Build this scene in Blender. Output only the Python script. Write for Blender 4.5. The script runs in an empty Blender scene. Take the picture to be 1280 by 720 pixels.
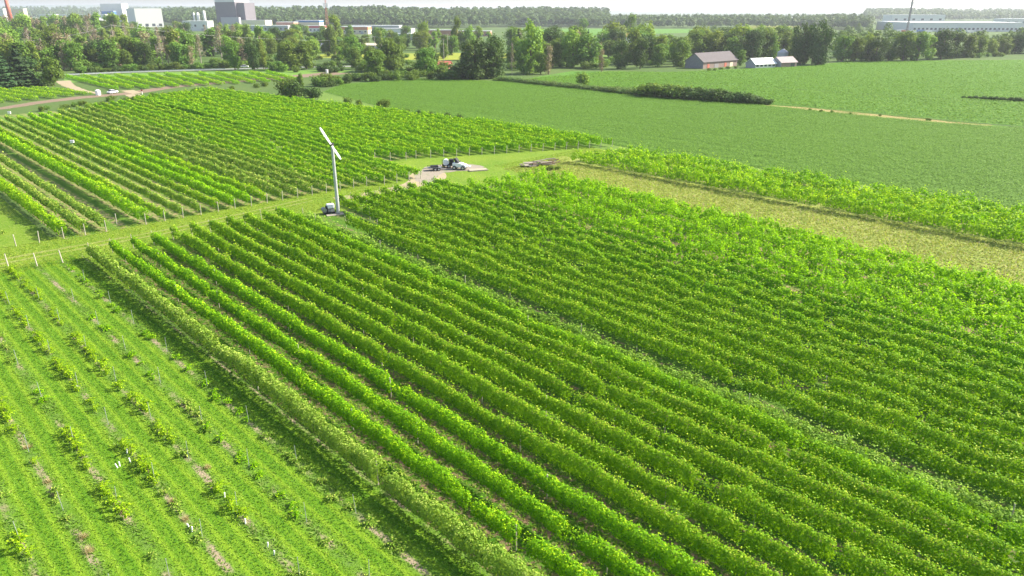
import bpy, math, random
import numpy as np
from mathutils import Vector

# ------------------------------------------------------------------ camera, sky, sun, exposure
CAM_H, FPX, HZ = 30.0, 887.0, 14.0
PITCH = math.atan((360 - HZ) / FPX)
scene = bpy.context.scene
COL = scene.collection
cam_d = bpy.data.cameras.new('camera'); cam = bpy.data.objects.new('camera', cam_d); COL.objects.link(cam)
cam.location = (0, 0, CAM_H); cam.rotation_euler = (math.pi/2 - PITCH, 0, 0)
cam_d.sensor_width = 36; cam_d.lens = FPX/1280*36; cam_d.clip_start = .5; cam_d.clip_end = 60000
scene.camera = cam
SUN_EL = math.radians(36); SUN_AZ = math.atan2(0.95, 0.30)
SV = Vector((math.sin(SUN_AZ)*math.cos(SUN_EL), math.cos(SUN_AZ)*math.cos(SUN_EL), math.sin(SUN_EL)))
world = bpy.data.worlds.new('World'); scene.world = world; world.use_nodes = True
wn = world.node_tree.nodes; wl = world.node_tree.links
bg = wn['Background']; bg.inputs[1].default_value = 0.11
sk = wn.new('ShaderNodeTexSky'); sk.sky_type = 'NISHITA'; sk.sun_disc = False
sk.sun_elevation = SUN_EL; sk.sun_rotation = SUN_AZ; sk.dust_density = 2.0; sk.air_density = 1.0
wl.new(sk.outputs[0], bg.inputs[0])
sun_d = bpy.data.lights.new('sun', 'SUN'); sun = bpy.data.objects.new('sun', sun_d); COL.objects.link(sun)
sun_d.energy = 5.0; sun_d.angle = math.radians(.6); sun_d.color = (1, .93, .78)
sun.rotation_euler = SV.to_track_quat('Z', 'Y').to_euler()
scene.view_settings.view_transform = 'Standard'; scene.view_settings.look = 'None'
scene.view_settings.exposure = 1.33; scene.view_settings.gamma = 1
HAZE = 0.00010

rng = np.random.default_rng(7); random.seed(7)

# ------------------------------------------------------------------ frames
def G(px, py, z=0.0):
    """where the sight line through a point of the survey photo meets height z"""
    x = (px-640)/FPX; y = -(py-360)/FPX
    d = (x, math.cos(PITCH)+y*math.sin(PITCH), -math.sin(PITCH)+y*math.cos(PITCH))
    k = (CAM_H-z)/-d[2]
    return d[0]*k, d[1]*k
def HT(px, py, pyt):
    """height of an upright thing standing at (px,py) whose top reaches row pyt"""
    X, Y = G(px, py); v = -(pyt-360)/FPX
    zc_dir = (math.cos(PITCH)+v*math.sin(PITCH)); zz = (-math.sin(PITCH)+v*math.cos(PITCH))
    return CAM_H + Y/zc_dir*zz
RA = math.radians(134.3)
NV = np.array([math.sin(RA), -math.cos(RA)]); UV_ = np.array([math.cos(RA), math.sin(RA)])
def ST(s, t): return NV*s + UV_*t               # vineyard frame: s across the rows, t along them
def st_of(px, py):
    g = np.array(G(px, py)); return float(NV@g), float(UV_@g)

# ------------------------------------------------------------------ materials
def mat(name):
    m = bpy.data.materials.new(name); m.use_nodes = True
    nt = m.node_tree; nt.nodes.clear()
    out = nt.nodes.new('ShaderNodeOutputMaterial')
    return m, nt, out
def N(nt, typ, **kw):
    n = nt.nodes.new(typ)
    for k, v in kw.items(): setattr(n, k, v)
    return n
def col(c): return (c[0], c[1], c[2], 1)
def hexmix(nt, fac, a, b):
    n = N(nt, 'ShaderNodeMix', data_type='RGBA')
    for sock, v in ((n.inputs[0], fac), (n.inputs[6], a), (n.inputs[7], b)):
        if isinstance(v, (int, float)): sock.default_value = v
        elif isinstance(v, tuple): sock.default_value = col(v)
        else: nt.links.new(v, sock)
    return n.outputs[2]
def math_(nt, op, a, b=None, c=None, clamp=False):
    n = N(nt, 'ShaderNodeMath', operation=op, use_clamp=clamp)
    for i, v in enumerate((a, b, c)):
        if v is None: continue
        if isinstance(v, (int, float)): n.inputs[i].default_value = v
        else: nt.links.new(v, n.inputs[i])
    return n.outputs[0]
def ramp(nt, fac, lo, hi):
    n = N(nt, 'ShaderNodeMapRange'); n.inputs[1].default_value = lo; n.inputs[2].default_value = hi
    nt.links.new(fac, n.inputs[0]); return n.outputs[0]
def noise(nt, vec, scale, detail=3, rough=.55):
    n = N(nt, 'ShaderNodeTexNoise'); n.inputs['Scale'].default_value = scale
    n.inputs['Detail'].default_value = detail; n.inputs['Roughness'].default_value = rough
    if vec is not None: nt.links.new(vec, n.inputs['Vector'])
    return n.outputs['Fac']
def geo_pos(nt): return N(nt, 'ShaderNodeNewGeometry').outputs['Position']
def bsdf(nt, out, c, rough=.8, bump=None, bs=.3, bd=.05, metal=0, spec=.3):
    b = N(nt, 'ShaderNodeBsdfPrincipled'); b.inputs['Roughness'].default_value = rough
    b.inputs['Metallic'].default_value = metal; b.inputs['Specular IOR Level'].default_value = spec
    if isinstance(c, tuple): b.inputs['Base Color'].default_value = col(c)
    else: nt.links.new(c, b.inputs['Base Color'])
    if bump is not None:
        bn = N(nt, 'ShaderNodeBump'); bn.inputs['Strength'].default_value = bs; bn.inputs['Distance'].default_value = bd
        nt.links.new(bump, bn.inputs['Height']); nt.links.new(bn.outputs[0], b.inputs['Normal'])
    nt.links.new(b.outputs[0], out.inputs[0]); return b
def leaf_mat(name, c, c2, tr=.35, trc=None, obj_var=0, patch=(0.5, .5), mow=None):
    """leaf blades: every blade its own tint, clumps drift between two tints, light comes through"""
    m, nt, out = mat(name)
    g = N(nt, 'ShaderNodeNewGeometry')
    r = g.outputs['Random Per Island']
    big = noise(nt, g.outputs['Position'], patch[0], 2)
    f = math_(nt, 'ADD', math_(nt, 'MULTIPLY', math_(nt, 'POWER', r, 1.3), .85), math_(nt, 'MULTIPLY', ramp(nt, big, .3, .7), .25), clamp=True)
    cc = hexmix(nt, f, c, c2)
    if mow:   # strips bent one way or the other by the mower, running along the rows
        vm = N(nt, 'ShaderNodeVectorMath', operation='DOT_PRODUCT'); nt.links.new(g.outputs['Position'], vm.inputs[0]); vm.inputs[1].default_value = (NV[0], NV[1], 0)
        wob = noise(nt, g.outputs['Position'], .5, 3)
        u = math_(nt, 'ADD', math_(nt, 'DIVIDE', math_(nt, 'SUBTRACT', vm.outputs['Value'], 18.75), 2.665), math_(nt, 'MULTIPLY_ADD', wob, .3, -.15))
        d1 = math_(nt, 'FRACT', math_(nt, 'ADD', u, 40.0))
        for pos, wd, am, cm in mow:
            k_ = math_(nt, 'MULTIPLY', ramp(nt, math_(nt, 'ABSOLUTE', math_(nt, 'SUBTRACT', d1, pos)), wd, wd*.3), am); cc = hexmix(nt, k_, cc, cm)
    if obj_var:
        oi = N(nt, 'ShaderNodeObjectInfo'); hs = N(nt, 'ShaderNodeHueSaturation')
        nt.links.new(math_(nt, 'MULTIPLY_ADD', oi.outputs['Random'], .05*obj_var, .5-.025*obj_var), hs.inputs['Hue'])
        nt.links.new(math_(nt, 'MULTIPLY_ADD', oi.outputs['Random'], .55*obj_var, 1-.25*obj_var), hs.inputs['Value'])
        nt.links.new(cc, hs.inputs['Color']); cc = hs.outputs[0]
    d = N(nt, 'ShaderNodeBsdfPrincipled'); d.inputs['Roughness'].default_value = .62; d.inputs['Specular IOR Level'].default_value = .12
    nt.links.new(cc, d.inputs['Base Color'])
    t = N(nt, 'ShaderNodeBsdfTranslucent')
    tc = hexmix(nt, .55, cc, trc or (c2[0]*1.6, c2[1]*1.5, c2[2]*.6)); nt.links.new(tc, t.inputs[0])
    mx = N(nt, 'ShaderNodeMixShader'); mx.inputs[0].default_value = tr
    nt.links.new(d.outputs[0], mx.inputs[1]); nt.links.new(t.outputs[0], mx.inputs[2]); nt.links.new(mx.outputs[0], out.inputs[0])
    return m
def plain(name, c, rough=.6, var=.18, sc=1.2, metal=0, spec=.3):
    m, nt, out = mat(name)
    n = noise(nt, geo_pos(nt), sc, 4)
    cc = hexmix(nt, n, tuple(max(0, x*(1-var)) for x in c), tuple(min(1, x*(1+var)) for x in c))
    bsdf(nt, out, cc, rough, metal=metal, spec=spec); return m

# ------------------------------------------------------------------ mesh helpers
def mesh_np(name, V, F, mats, mi=None, smooth=False):
    """V (n,3), F (m,k)"""
    me = bpy.data.meshes.new(name); V = np.asarray(V, np.float32); F = np.asarray(F, np.int32)
    m, k = F.shape
    me.vertices.add(len(V)); me.vertices.foreach_set('co', V.ravel())
    me.loops.add(m*k); me.loops.foreach_set('vertex_index', F.ravel())
    me.polygons.add(m); me.polygons.foreach_set('loop_start', np.arange(0, m*k, k, dtype=np.int32))
    me.polygons.foreach_set('loop_total', np.full(m, k, np.int32))
    for x in mats: me.materials.append(x)
    if mi is not None: me.polygons.foreach_set('material_index', np.asarray(mi, np.int32))
    me.update(calc_edges=True)
    if smooth: me.polygons.foreach_set('use_smooth', np.ones(m, bool))
    return me
def leaves(C, Nn, S, r, aspect=.85):
    """kite shaped leaf blades, one quad each"""
    n = len(C); Nn = Nn/np.linalg.norm(Nn, axis=1, keepdims=True)
    A = r.normal(size=(n, 3)); A -= Nn*(A*Nn).sum(1, keepdims=True); A /= np.linalg.norm(A, axis=1, keepdims=True)
    B = np.cross(Nn, A); S = np.asarray(S).reshape(-1, 1)*.5
    fold = Nn*S*r.uniform(-.35, .35, (n, 1))
    V = np.stack([C-A*S*1.05, C-B*S*aspect+fold+A*S*.15, C+A*S*1.05, C+B*S*aspect+fold+A*S*.15], 1).reshape(-1, 3)
    return V, np.arange(4*n).reshape(-1, 4)
def link(name, me, parent=None, loc=None, rz=0):
    o = bpy.data.objects.new(name, me); COL.objects.link(o)
    if parent: o.parent = parent
    if loc is not None: o.location = loc
    if rz: o.rotation_euler = (0, 0, rz)
    return o
def tag(o, label=None, cat=None, group=None, kind=None):
    if label: o['label'] = label
    if cat: o['category'] = cat
    if group: o['group'] = group
    if kind: o['kind'] = kind
    return o
def thing(name, label, cat, loc, rz=0, group=None):
    o = bpy.data.objects.new(name, None); COL.objects.link(o); o.location = loc; o.rotation_euler = (0, 0, rz)
    o.empty_display_size = .3
    return tag(o, label, cat, group)
def dup(root, loc, rz=0, sc=(1, 1, 1), label=None, group=None):
    r = root.copy(); COL.objects.link(r); r.location = loc; r.rotation_euler = (0, 0, rz); r.scale = sc
    if label: r['label'] = label
    if group: r['group'] = group
    for ch in list(root.children):
        c = ch.copy(); COL.objects.link(c); c.parent = r
        for g in list(ch.children):
            d = g.copy(); COL.objects.link(d); d.parent = c
    return r
class MB:
    """collects solids of one part"""
    def __init__(s): s.v = []; s.f = []; s.mi = []
    def add(s, V, F, mi=0):
        b = len(s.v); s.v += [tuple(v) for v in V]; s.f += [tuple(b+i for i in f) for f in F]; s.mi += [mi]*len(F); return s
    def box(s, x0, x1, y0, y1, z0, z1, mi=0):
        V = [(x0,y0,z0),(x1,y0,z0),(x1,y1,z0),(x0,y1,z0),(x0,y0,z1),(x1,y0,z1),(x1,y1,z1),(x0,y1,z1)]
        return s.add(V, [(0,3,2,1),(4,5,6,7),(0,1,5,4),(1,2,6,5),(2,3,7,6),(3,0,4,7)], mi)
    def bar(s, a, b, w, h=None, mi=0):
        a = Vector(a); b = Vector(b); h = h or w; d = (b-a).normalized()
        up = Vector((0,0,1)) if abs(d.z) < .95 else Vector((1,0,0))
        x = d.cross(up).normalized()*w/2; y = d.cross(x).normalized()*h/2
        V = [p+sx*x+sy*y for p in (a, b) for sx, sy in ((-1,-1),(1,-1),(1,1),(-1,1))]
        return s.add(V, [(0,1,2,3),(7,6,5,4),(0,4,5,1),(1,5,6,2),(2,6,7,3),(3,7,4,0)], mi)
    def tube(s, a, b, r0, r1=None, n=10, mi=0, cap=True):
        a = Vector(a); b = Vector(b); r1 = r0 if r1 is None else r1; d = (b-a).normalized()
        up = Vector((0,0,1)) if abs(d.z) < .95 else Vector((1,0,0))
        x = d.cross(up).normalized(); y = d.cross(x)
        V = [p+r*(math.cos(2*math.pi*i/n)*x+math.sin(2*math.pi*i/n)*y) for p, r in ((a, r0), (b, r1)) for i in range(n)]
        F = [(i, (i+1) % n, n+(i+1) % n, n+i) for i in range(n)]
        if cap: F += [tuple(range(n-1, -1, -1)), tuple(range(n, 2*n))]
        return s.add(V, F, mi)
    def build(s, name, mats, parent=None, loc=None, rz=0, smooth=False, bevel=0):
        me = bpy.data.meshes.new(name); me.from_pydata(s.v, [], s.f)
        for m in (mats if isinstance(mats, (list, tuple)) else [mats]): me.materials.append(m)
        for p, k in zip(me.polygons, s.mi): p.material_index = k; p.use_smooth = smooth
        me.update(); o = link(name, me, parent, loc, rz)
        if bevel:
            md = o.modifiers.new('bevel', 'BEVEL'); md.width = bevel; md.segments = 2
        return o
def sheet(name, pts, z, m, kind='structure'):
    """a ground surface from a closed outline in metres"""
    me = bpy.data.meshes.new(name); me.from_pydata([(p[0], p[1], z) for p in pts], [], [tuple(range(len(pts)))])
    me.materials.append(m); me.update()
    if me.polygons[0].normal.z < 0: me.flip_normals()
    return tag(link(name, me), kind=kind)
def pxs(*pts): return [G(*p) for p in pts]
def ribbon(name, line, widths, z, m, jag=.0, seed=0):
    """a road or path: cross sections along a centre line, edges slightly uneven"""
    r = np.random.default_rng(seed); P = np.array(line, float); out = []
    seg = np.linalg.norm(np.diff(P, axis=0), axis=1); L = np.concatenate([[0], np.cumsum(seg)])
    n = int(max(8, L[-1]/1.5)); q = np.linspace(0, L[-1], n)
    C = np.stack([np.interp(q, L, P[:, i]) for i in (0, 1)], 1)
    for _ in range(6): C[1:-1] = (C[:-2]+2*C[1:-1]+C[2:])/4
    W = np.interp(q, np.linspace(0, L[-1], len(widths)), widths)
    T = np.gradient(C, axis=0); T /= np.linalg.norm(T, axis=1, keepdims=True); Nn = np.stack([-T[:, 1], T[:, 0]], 1)
    a = C+Nn*(W/2+r.normal(0, jag, n))[:, None]; b = C-Nn*(W/2+r.normal(0, jag, n))[:, None]
    V = np.zeros((2*n, 3)); V[0::2, :2] = b; V[1::2, :2] = a; V[:, 2] = z
    F = [(2*i, 2*i+2, 2*i+3, 2*i+1) for i in range(n-1)]
    F = [f[::-1] for f in F]
    me = mesh_np(name, V, np.array(F)[:, ::-1], [m]); return tag(link(name, me), kind='structure')
ORD = ['first','second','third','fourth','fifth','sixth','seventh','eighth','ninth','tenth','eleventh','twelfth','thirteenth','fourteenth',
       'fifteenth','sixteenth','seventeenth','eighteenth','nineteenth','twentieth','twenty-first','twenty-second','twenty-third','twenty-fourth','twenty-fifth','twenty-sixth','twenty-seventh','twenty-eighth']

# ------------------------------------------------------------------ setting: ground, fields, roads
def ground_mat():
    m, nt, out = mat('rough_meadow'); p = geo_pos(nt)
    a = noise(nt, p, .02, 4); b = noise(nt, p, .9, 5, .7)
    c = hexmix(nt, ramp(nt, a, .35, .65), (.050, .105, .022), (.085, .130, .035))
    c = hexmix(nt, math_(nt, 'MULTIPLY', ramp(nt, b, .35, .75), .6), c, (.11, .15, .045))
    bsdf(nt, out, c, .95, b, .6, .15, spec=.1); return m
def grass_mat(name, a, b, dry, dry_amt, sc=1.0, stripes=0):
    m, nt, out = mat(name); p = geo_pos(nt)
    n1 = noise(nt, p, .12*sc, 4); n2 = noise(nt, p, 2.2*sc, 5, .75); n3 = noise(nt, p, 9*sc, 3, .7)
    c = hexmix(nt, ramp(nt, n1, .3, .7), a, b)
    c = hexmix(nt, math_(nt, 'MULTIPLY', ramp(nt, n3, .35, .7), .45), c, tuple(x*.55 for x in a))
    c = hexmix(nt, math_(nt, 'MULTIPLY', ramp(nt, n2, .62-.2*dry_amt, .78-.1*dry_amt), dry_amt), c, dry)
    bsdf(nt, out, c, .95, math_(nt, 'ADD', n2, n3), .8, .12, spec=.1); return m
def row_floor_mat(name, spacing_uv, soil, soil_w, soil_amt, ga, gb, mow=False):
    """floor between rows: u = row number (rows on whole numbers), v = metres along the row"""
    m, nt, out = mat(name); uv = N(nt, 'ShaderNodeUVMap').outputs[0]; p = geo_pos(nt)
    sx = N(nt, 'ShaderNodeSeparateXYZ'); nt.links.new(uv, sx.inputs[0])
    n1 = noise(nt, p, .25, 4); n2 = noise(nt, p, 1.6, 5, .7); n3 = noise(nt, p, 8, 4, .75)
    d = math_(nt, 'PINGPONG', math_(nt, 'ADD', sx.outputs[0], math_(nt, 'MULTIPLY_ADD', n2, .16, -.08)), .5)   # 0 on a row, .5 half way
    g = hexmix(nt, ramp(nt, n1, .3, .7), ga, gb)
    g = hexmix(nt, math_(nt, 'MULTIPLY', ramp(nt, n3, .4, .7), .5), g, tuple(x*.5 for x in ga))
    if mow:   # mower passes: two wheel lines and a paler uncut fringe along the stakes
        w = math_(nt, 'MULTIPLY', ramp(nt, math_(nt, 'ABSOLUTE', math_(nt, 'SUBTRACT', d, .30)), .07, .0), .55)
        g = hexmix(nt, w, g, (.22, .34, .022))
        w2 = math_(nt, 'MULTIPLY', ramp(nt, math_(nt, 'ABSOLUTE', math_(nt, 'SUBTRACT', d, .42)), .06, .0), .45)
        g = hexmix(nt, w2, g, (.055, .165, .010))
        w3 = math_(nt, 'MULTIPLY', ramp(nt, d, .24, .06), ramp(nt, n2, .35, .6))
        g = hexmix(nt, math_(nt, 'MULTIPLY', w3, .6), g, (.12, .19, .05))
    k = math_(nt, 'MULTIPLY', ramp(nt, d, soil_w, soil_w*.45), ramp(nt, n1 if mow else n2, .62-soil_amt*.35, .70-soil_amt*.25))
    s = hexmix(nt, n3, tuple(x*.7 for x in soil), tuple(min(1, x*1.25) for x in soil))
    c = hexmix(nt, k, g, s)
    bsdf(nt, out, c, .95, math_(nt, 'ADD', n2, n3), .8, .12, spec=.1); return m
def soy_mat(name, a, b, ln):
    m, nt, out = mat(name); p = geo_pos(nt)
    mp = N(nt, 'ShaderNodeMapping'); mp.inputs['Rotation'].default_value = (0, 0, -RA); nt.links.new(p, mp.inputs[0])
    mp2 = N(nt, 'ShaderNodeMapping'); mp2.inputs['Scale'].default_value = (.035, 1.3, 1); nt.links.new(mp.outputs[0], mp2.inputs[0])
    rows = noise(nt, mp2.outputs[0], 1.0, 5, .65)
    n1 = noise(nt, p, .012, 3); n2 = noise(nt, p, 1.1, 5, .8); n3 = noise(nt, p, .10, 5, .6)
    c = hexmix(nt, ramp(nt, n1, .3, .7), a, b)
    c = hexmix(nt, math_(nt, 'MULTIPLY', ramp(nt, rows, .53, .72), .50), c, ln)
    c = hexmix(nt, math_(nt, 'MULTIPLY', ramp(nt, n3, .35, .75), .25), c, tuple(x*1.25 for x in b))
    c = hexmix(nt, math_(nt, 'MULTIPLY', ramp(nt, n2, .40, .70), .55), c, ln)
    bsdf(nt, out, c, .95, n2, 1.0, .5, spec=.1); return m
def dirt_mat(name, a, b, weed=.25):
    m, nt, out = mat(name); p = geo_pos(nt)
    n1 = noise(nt, p, .35, 5, .65); n2 = noise(nt, p, 3.0, 5, .7)
    c = hexmix(nt, ramp(nt, n2, .3, .7), a, b)
    c = hexmix(nt, math_(nt, 'MULTIPLY', ramp(nt, n1, .56, .72), weed*2.4, clamp=True), c, (.10, .17, .035))
    bsdf(nt, out, c, .95, n2, .5, .05, spec=.1); return m

M_ground = ground_mat()
sheet('ground', [(-14000, -600), (14000, -600), (14000, 14000), (-14000, 14000)], 0, M_ground)
M_head = grass_mat('headland_grass', (.11, .215, .014), (.19, .275, .024), (.33, .32, .11), .6)
sheet('headland', [ST(-30, 96), ST(-30, 116), ST(60, 114), ST(80, 113), ST(83, 131), ST(92, 129), ST(108, 124), ST(130, 117), ST(137, 118), ST(137, 96), ST(100, 94), ST(52, 80)], .015, M_head)
M_soy = soy_mat('soy_leaves', (.085, .175, .020), (.105, .205, .024), (.050, .115, .014))
M_soy2 = soy_mat('soy_leaves_far', (.090, .205, .026), (.105, .225, .030), (.060, .145, .022))
sheet('soybean_field', [ST(137, -120), ST(137, 60), ST(136.5, 112), ST(138, 170), ST(141, 215), ST(150, 262), ST(172, 284), ST(215, 284), ST(234, 240), ST(242, 195), ST(242, 118), ST(240, 62), ST(240, -160)], .02, M_soy)
sheet('distant_field', [ST(242, -260), ST(242, 118), ST(244, 195), ST(236, 242), ST(300, 262), ST(330, 222), ST(430, 190), ST(486, 192), ST(660, 60), ST(620, -260)], .02, M_soy2)
M_tan = grass_mat('dry_meadow_grass', (.22, .28, .050), (.30, .33, .080), (.40, .34, .16), .6, .6)
sheet('dry_meadow', [ST(91, -60), ST(94, 20), ST(98, 60), ST(101, 95), ST(106, 103), ST(118, 105), ST(120, 92), ST(119.5, 60), ST(119.5, 20), ST(119.5, -60)], .025, M_tan)
M_verge = grass_mat('field_verge_grass', (.10, .19, .03), (.15, .23, .045), (.28, .27, .10), .5, .7)
sheet('field_verge', [ST(131, -60), ST(131, 112), ST(131, 135), ST(132, 235), ST(150, 262), ST(141, 215), ST(138.2, 170), ST(136.8, 112), ST(137.2, 60), ST(137.2, -60)], .03, M_verge)
# tracks
M_track = dirt_mat('pale_track_dirt', (.27, .22, .145), (.38, .31, .21), .34)
M_red = dirt_mat('red_brown_dirt', (.165, .120, .085), (.235, .175, .125), .16)
M_gravel = dirt_mat('grey_gravel', (.21, .185, .15), (.31, .27, .22), .30)
ribbon('dirt_track', pxs((418, 249), (448, 245), (490, 238), (520, 231), (536, 222), (536, 214)), (2.2, 2.6, 3.2, 4.2, 7.5, 6.0), .03, M_track, .14, 1)
sheet('gravel_pad', pxs((519, 226), (518, 219), (527, 213), (531, 209), (543, 207), (556, 205.5), (566, 206), (578, 204.5), (589, 205.5), (601, 207), (606, 209), (600, 211.5), (590, 212), (583, 214), (571, 214), (562, 215.5), (554, 216), (549, 219), (545, 224), (544, 228), (533, 231)), .036, M_gravel)
for k, off in enumerate((-.9, .9)):
    ribbon('wheel_track', [ST(s, 106.6+off+.8*math.sin(s*.13)+(s-10)*.03) for s in np.linspace(-8, 58, 30)], (.7, .55, .8, .5, .6), .028, M_track if k == 3 else grass_mat('worn_grass', (.19, .25, .04), (.25, .28, .08), (.32, .27, .15), .6), .12, 5+k)
ribbon('dirt_road', pxs((-60, 142), (0, 136), (50, 128), (100, 122), (160, 117), (220, 108), (280, 103), (340, 98), (380, 95), (425, 91)), (5, 6, 8, 9, 8, 8, 9, 12, 16, 18), .03, M_red, .25, 2)
ribbon('farm_lane', pxs((172, 117), (158, 113)), (4, 5), .034, M_track, .15, 3)
ribbon('side_track', pxs((185, 131), (174, 124), (165, 118)), (5, 5), .04, M_track, .2, 4)
ribbon('gravel_lane', pxs((125, 117), (105, 114), (85, 107), (78, 101)), (3, 3.5, 5, 6), .036, M_track, .2, 9)
M_asph = dirt_mat('old_asphalt', (.20, .20, .20), (.28, .28, .28), .05)
ribbon('road', pxs((-40, 97.5), (50, 95), (150, 90.5), (280, 86.5), (380, 84), (480, 82)), (7, 7, 7, 7, 7), .03, M_asph, .05, 6)
M_yel = grass_mat('flowering_crop', (.22, .27, .035), (.30, .31, .04), (.12, .20, .03), .35, .25)
sheet('yellow_crop_field', pxs((400, 72), (470, 75), (590, 75), (640, 72), (640, 67), (560, 66), (470, 67.5), (400, 68)), .03, M_yel)
sheet('lime_meadow', pxs((80, 104), (150, 99), (420, 93), (440, 88), (300, 88), (160, 92), (80, 97)), .02, grass_mat('lime_meadow_grass', (.12, .24, .04), (.16, .27, .05), (.25, .26, .10), .3, .5))
sheet('brown_plot', pxs((715, 63), (770, 64), (775, 57), (725, 57)), .03, dirt_mat('ploughed_soil', (.20, .12, .08), (.28, .17, .12), .1))
sheet('pale_field', pxs((700, 45), (900, 40), (900, 36), (640, 36)), .03, M_soy2)
sheet('bright_field', pxs((930, 36), (1000, 36), (1000, 32), (930, 32)), .03, M_yel)
sheet('factory_lawn', pxs((265, 42), (350, 42), (350, 37), (265, 37)), .03, M_soy2)
sheet('brush_lot', pxs((640, 82), (760, 78), (760, 62), (640, 64)), .025, M_verge)
ribbon('field_furrow', pxs((690, 94), (780, 99), (960, 109.5), (1100, 119), (1200, 125), (1300, 131)), (1.6, 1.6, 1.4, 1.2), .03, dirt_mat('furrow_soil', (.045, .085, .02), (.10, .11, .04), .2), .2, 7)
ribbon('dry_grass_strip', pxs((950, 131), (1000, 135), (1060, 141), (1120, 147), (1175, 152), (1240, 157)), (1.5, 4.0, 5.2, 5.2, 4.0, 2.0), .035, grass_mat('straw_grass', (.30, .25, .09), (.38, .30, .13), (.22, .15, .08), .6, .6), .3, 8)

# ------------------------------------------------------------------ vineyard floor
def floor_strip(name, rows, t0, t1, m, z):
    """rows: list of (row number, s at t0, s at t1)"""
    V = []; U = []; F = []; nt_ = 8
    for k, (i, a, b) in enumerate(rows):
        for j in range(nt_+1):
            f = j/nt_; t = t0+(t1-t0)*f; g = ST(a+(b-a)*f, t); V.append((g[0], g[1], z)); U.append((i, t))
    for k in range(len(rows)-1):
        for j in range(nt_):
            a = k*(nt_+1)+j; F.append((a, a+nt_+1, a+nt_+2, a+1))
    me = mesh_np(name, V, F, [m]); uvl = me.uv_layers.new(name='UVMap')
    li = np.zeros(len(me.loops), np.int32); me.loops.foreach_get('vertex_index', li)
    uvl.data.foreach_set('uv', np.array(U, np.float32)[li].ravel())
    if me.polygons[0].normal.z < 0: me.flip_normals()
    return tag(link(name, me), kind='structure')
NEAR = lambda k: 21.2+2.33*k if k <= 11 else (46.8+(k-11)*2.43 if k < 22 else 73.5+(k-22)*3.5)
FAR = lambda k: 22.0+2.63*k if k <= 11 else ({12: 53.5, 13: 56.0}[k] if k < 14 else (58.7+(k-14)*2.8 if k < 22 else 82+(k-22)*3.34))
SOIL = (.20, .135, .085)
M_floor = row_floor_mat('vine_row_floor', 1, SOIL, .28, .50, (.050, .150, .008), (.085, .19, .012))
floor_strip('vineyard_floor', [(k, NEAR(k), FAR(k)) for k in range(0, 12)], 3, 98.5, M_floor, .022)
M_floor3 = row_floor_mat('right_vine_row_floor', 1, (.20, .145, .09), .30, .38, (.06, .15, .012), (.10, .19, .02))
floor_strip('right_vineyard_floor', [(k, NEAR(k), FAR(k)) for k in range(11, 22)], 3, 98.5, M_floor3, .026)
M_floor2 = row_floor_mat('vine_row_floor_weedy', 1, (.27, .20, .11), .45, .6, (.08, .16, .02), (.12, .20, .03))
floor_strip('bright_vineyard_floor', [(k, NEAR(k), FAR(k)) for k in range(21, 29)], 3, 95, M_floor2, .018)
YS = lambda k: 18.75-2.665*k
M_young = row_floor_mat('young_block_turf', 1, (.31, .25, .165), .11, .44, (.105, .225, .010), (.150, .270, .016), mow=True)
floor_strip('young_vine_turf', [(k, YS(k), YS(k)) for k in range(-1, 16)], -10, 103, M_young, .020)
sheet('left_grass', [ST(-30, 112), ST(20.5, 113), ST(20.5, 240), ST(-30, 240)], .024, M_head)
M_mid = row_floor_mat('middle_block_floor', 1, (.30, .23, .13), .35, .5, (.085, .19, .018), (.13, .225, .03))
floor_strip('middle_vineyard_floor', [(k, 21.6+2.72*k, 21.6+2.72*k) for k in range(0, 24)], 112.5, 270, M_mid, .021)

floor_strip('far_vineyard_floor', [(k, 85.2+2.62*k, 85.2+2.62*k) for k in range(-1, 13)], 127, 280, M_mid, .027)
floor_strip('far_vineyard_edge_floor', [(k, 85.2+2.62*k, 85.2+2.62*k) for k in range(12, 20)], 118, 190, M_mid, .029)
floor_strip('strip_vineyard_floor', [(k, 114+3.1*k, 114.4+3.1*k) for k in range(1, 6)], -50, 99, M_floor2, .032)

# ------------------------------------------------------------------ vine rows
P_ = {}
def leafset(name, c, c2, tip, tr=.35):
    P_[name] = [leaf_mat(name+'_leaves', c, c2, tr), leaf_mat(name+'_shoot_tips', tip, tuple(min(1, x*1.25) for x in tip), tr)]
leafset('pale',   (.140, .265, .024), (.245, .365, .044), (.37, .46, .09), .35)
leafset('vivid',  (.095, .265, .003), (.205, .405, .005), (.36, .54, .010), .34)
leafset('russet', (.118, .275, .005), (.225, .395, .009), (.33, .43, .030), .34)
leafset('lime',   (.120, .285, .004), (.225, .400, .008), (.36, .51, .012), .36)
leafset('deep',   (.105, .270, .003), (.195, .385, .006), (.31, .48, .014), .34)
leafset('silver', (.125, .245, .020), (.210, .340, .040), (.36, .43, .08), .34)
leafset('glow',   (.100, .270, .002), (.215, .425, .003), (.31, .53, .006), .38)
leafset('sprawl', (.140, .285, .024), (.230, .390, .046), (.33, .47, .08), .36)
leafset('young',  (.160, .315, .005), (.285, .435, .012), (.38, .51, .02), .45)
M_post = plain('weathered_post_wood', (.42, .37, .30), .85, .3, 3)
M_pale_post = plain('bleached_post_wood', (.44, .40, .33), .8, .2, 3)
M_steel = plain('galvanised_steel', (.50, .52, .53), .45, .12, 2, .6)
def smooth_noise(r, n, w):
    x = r.normal(size=n+2*w); k = np.hanning(2*w+1); k /= np.sqrt((k**2).sum()); return np.convolve(x, k, 'same')[w:n+w]
POSTME = {}
def post_mesh(h, rad, m):
    key = (round(h, 2), rad, m.name)
    if key not in POSTME:
        b = MB(); b.tube((0, 0, -.25), (0, 0, h), rad, rad*.88, 8)
        o = b.build('post', m); POSTME[key] = o.data; bpy.data.objects.remove(o)
    return POSTME[key]
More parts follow.
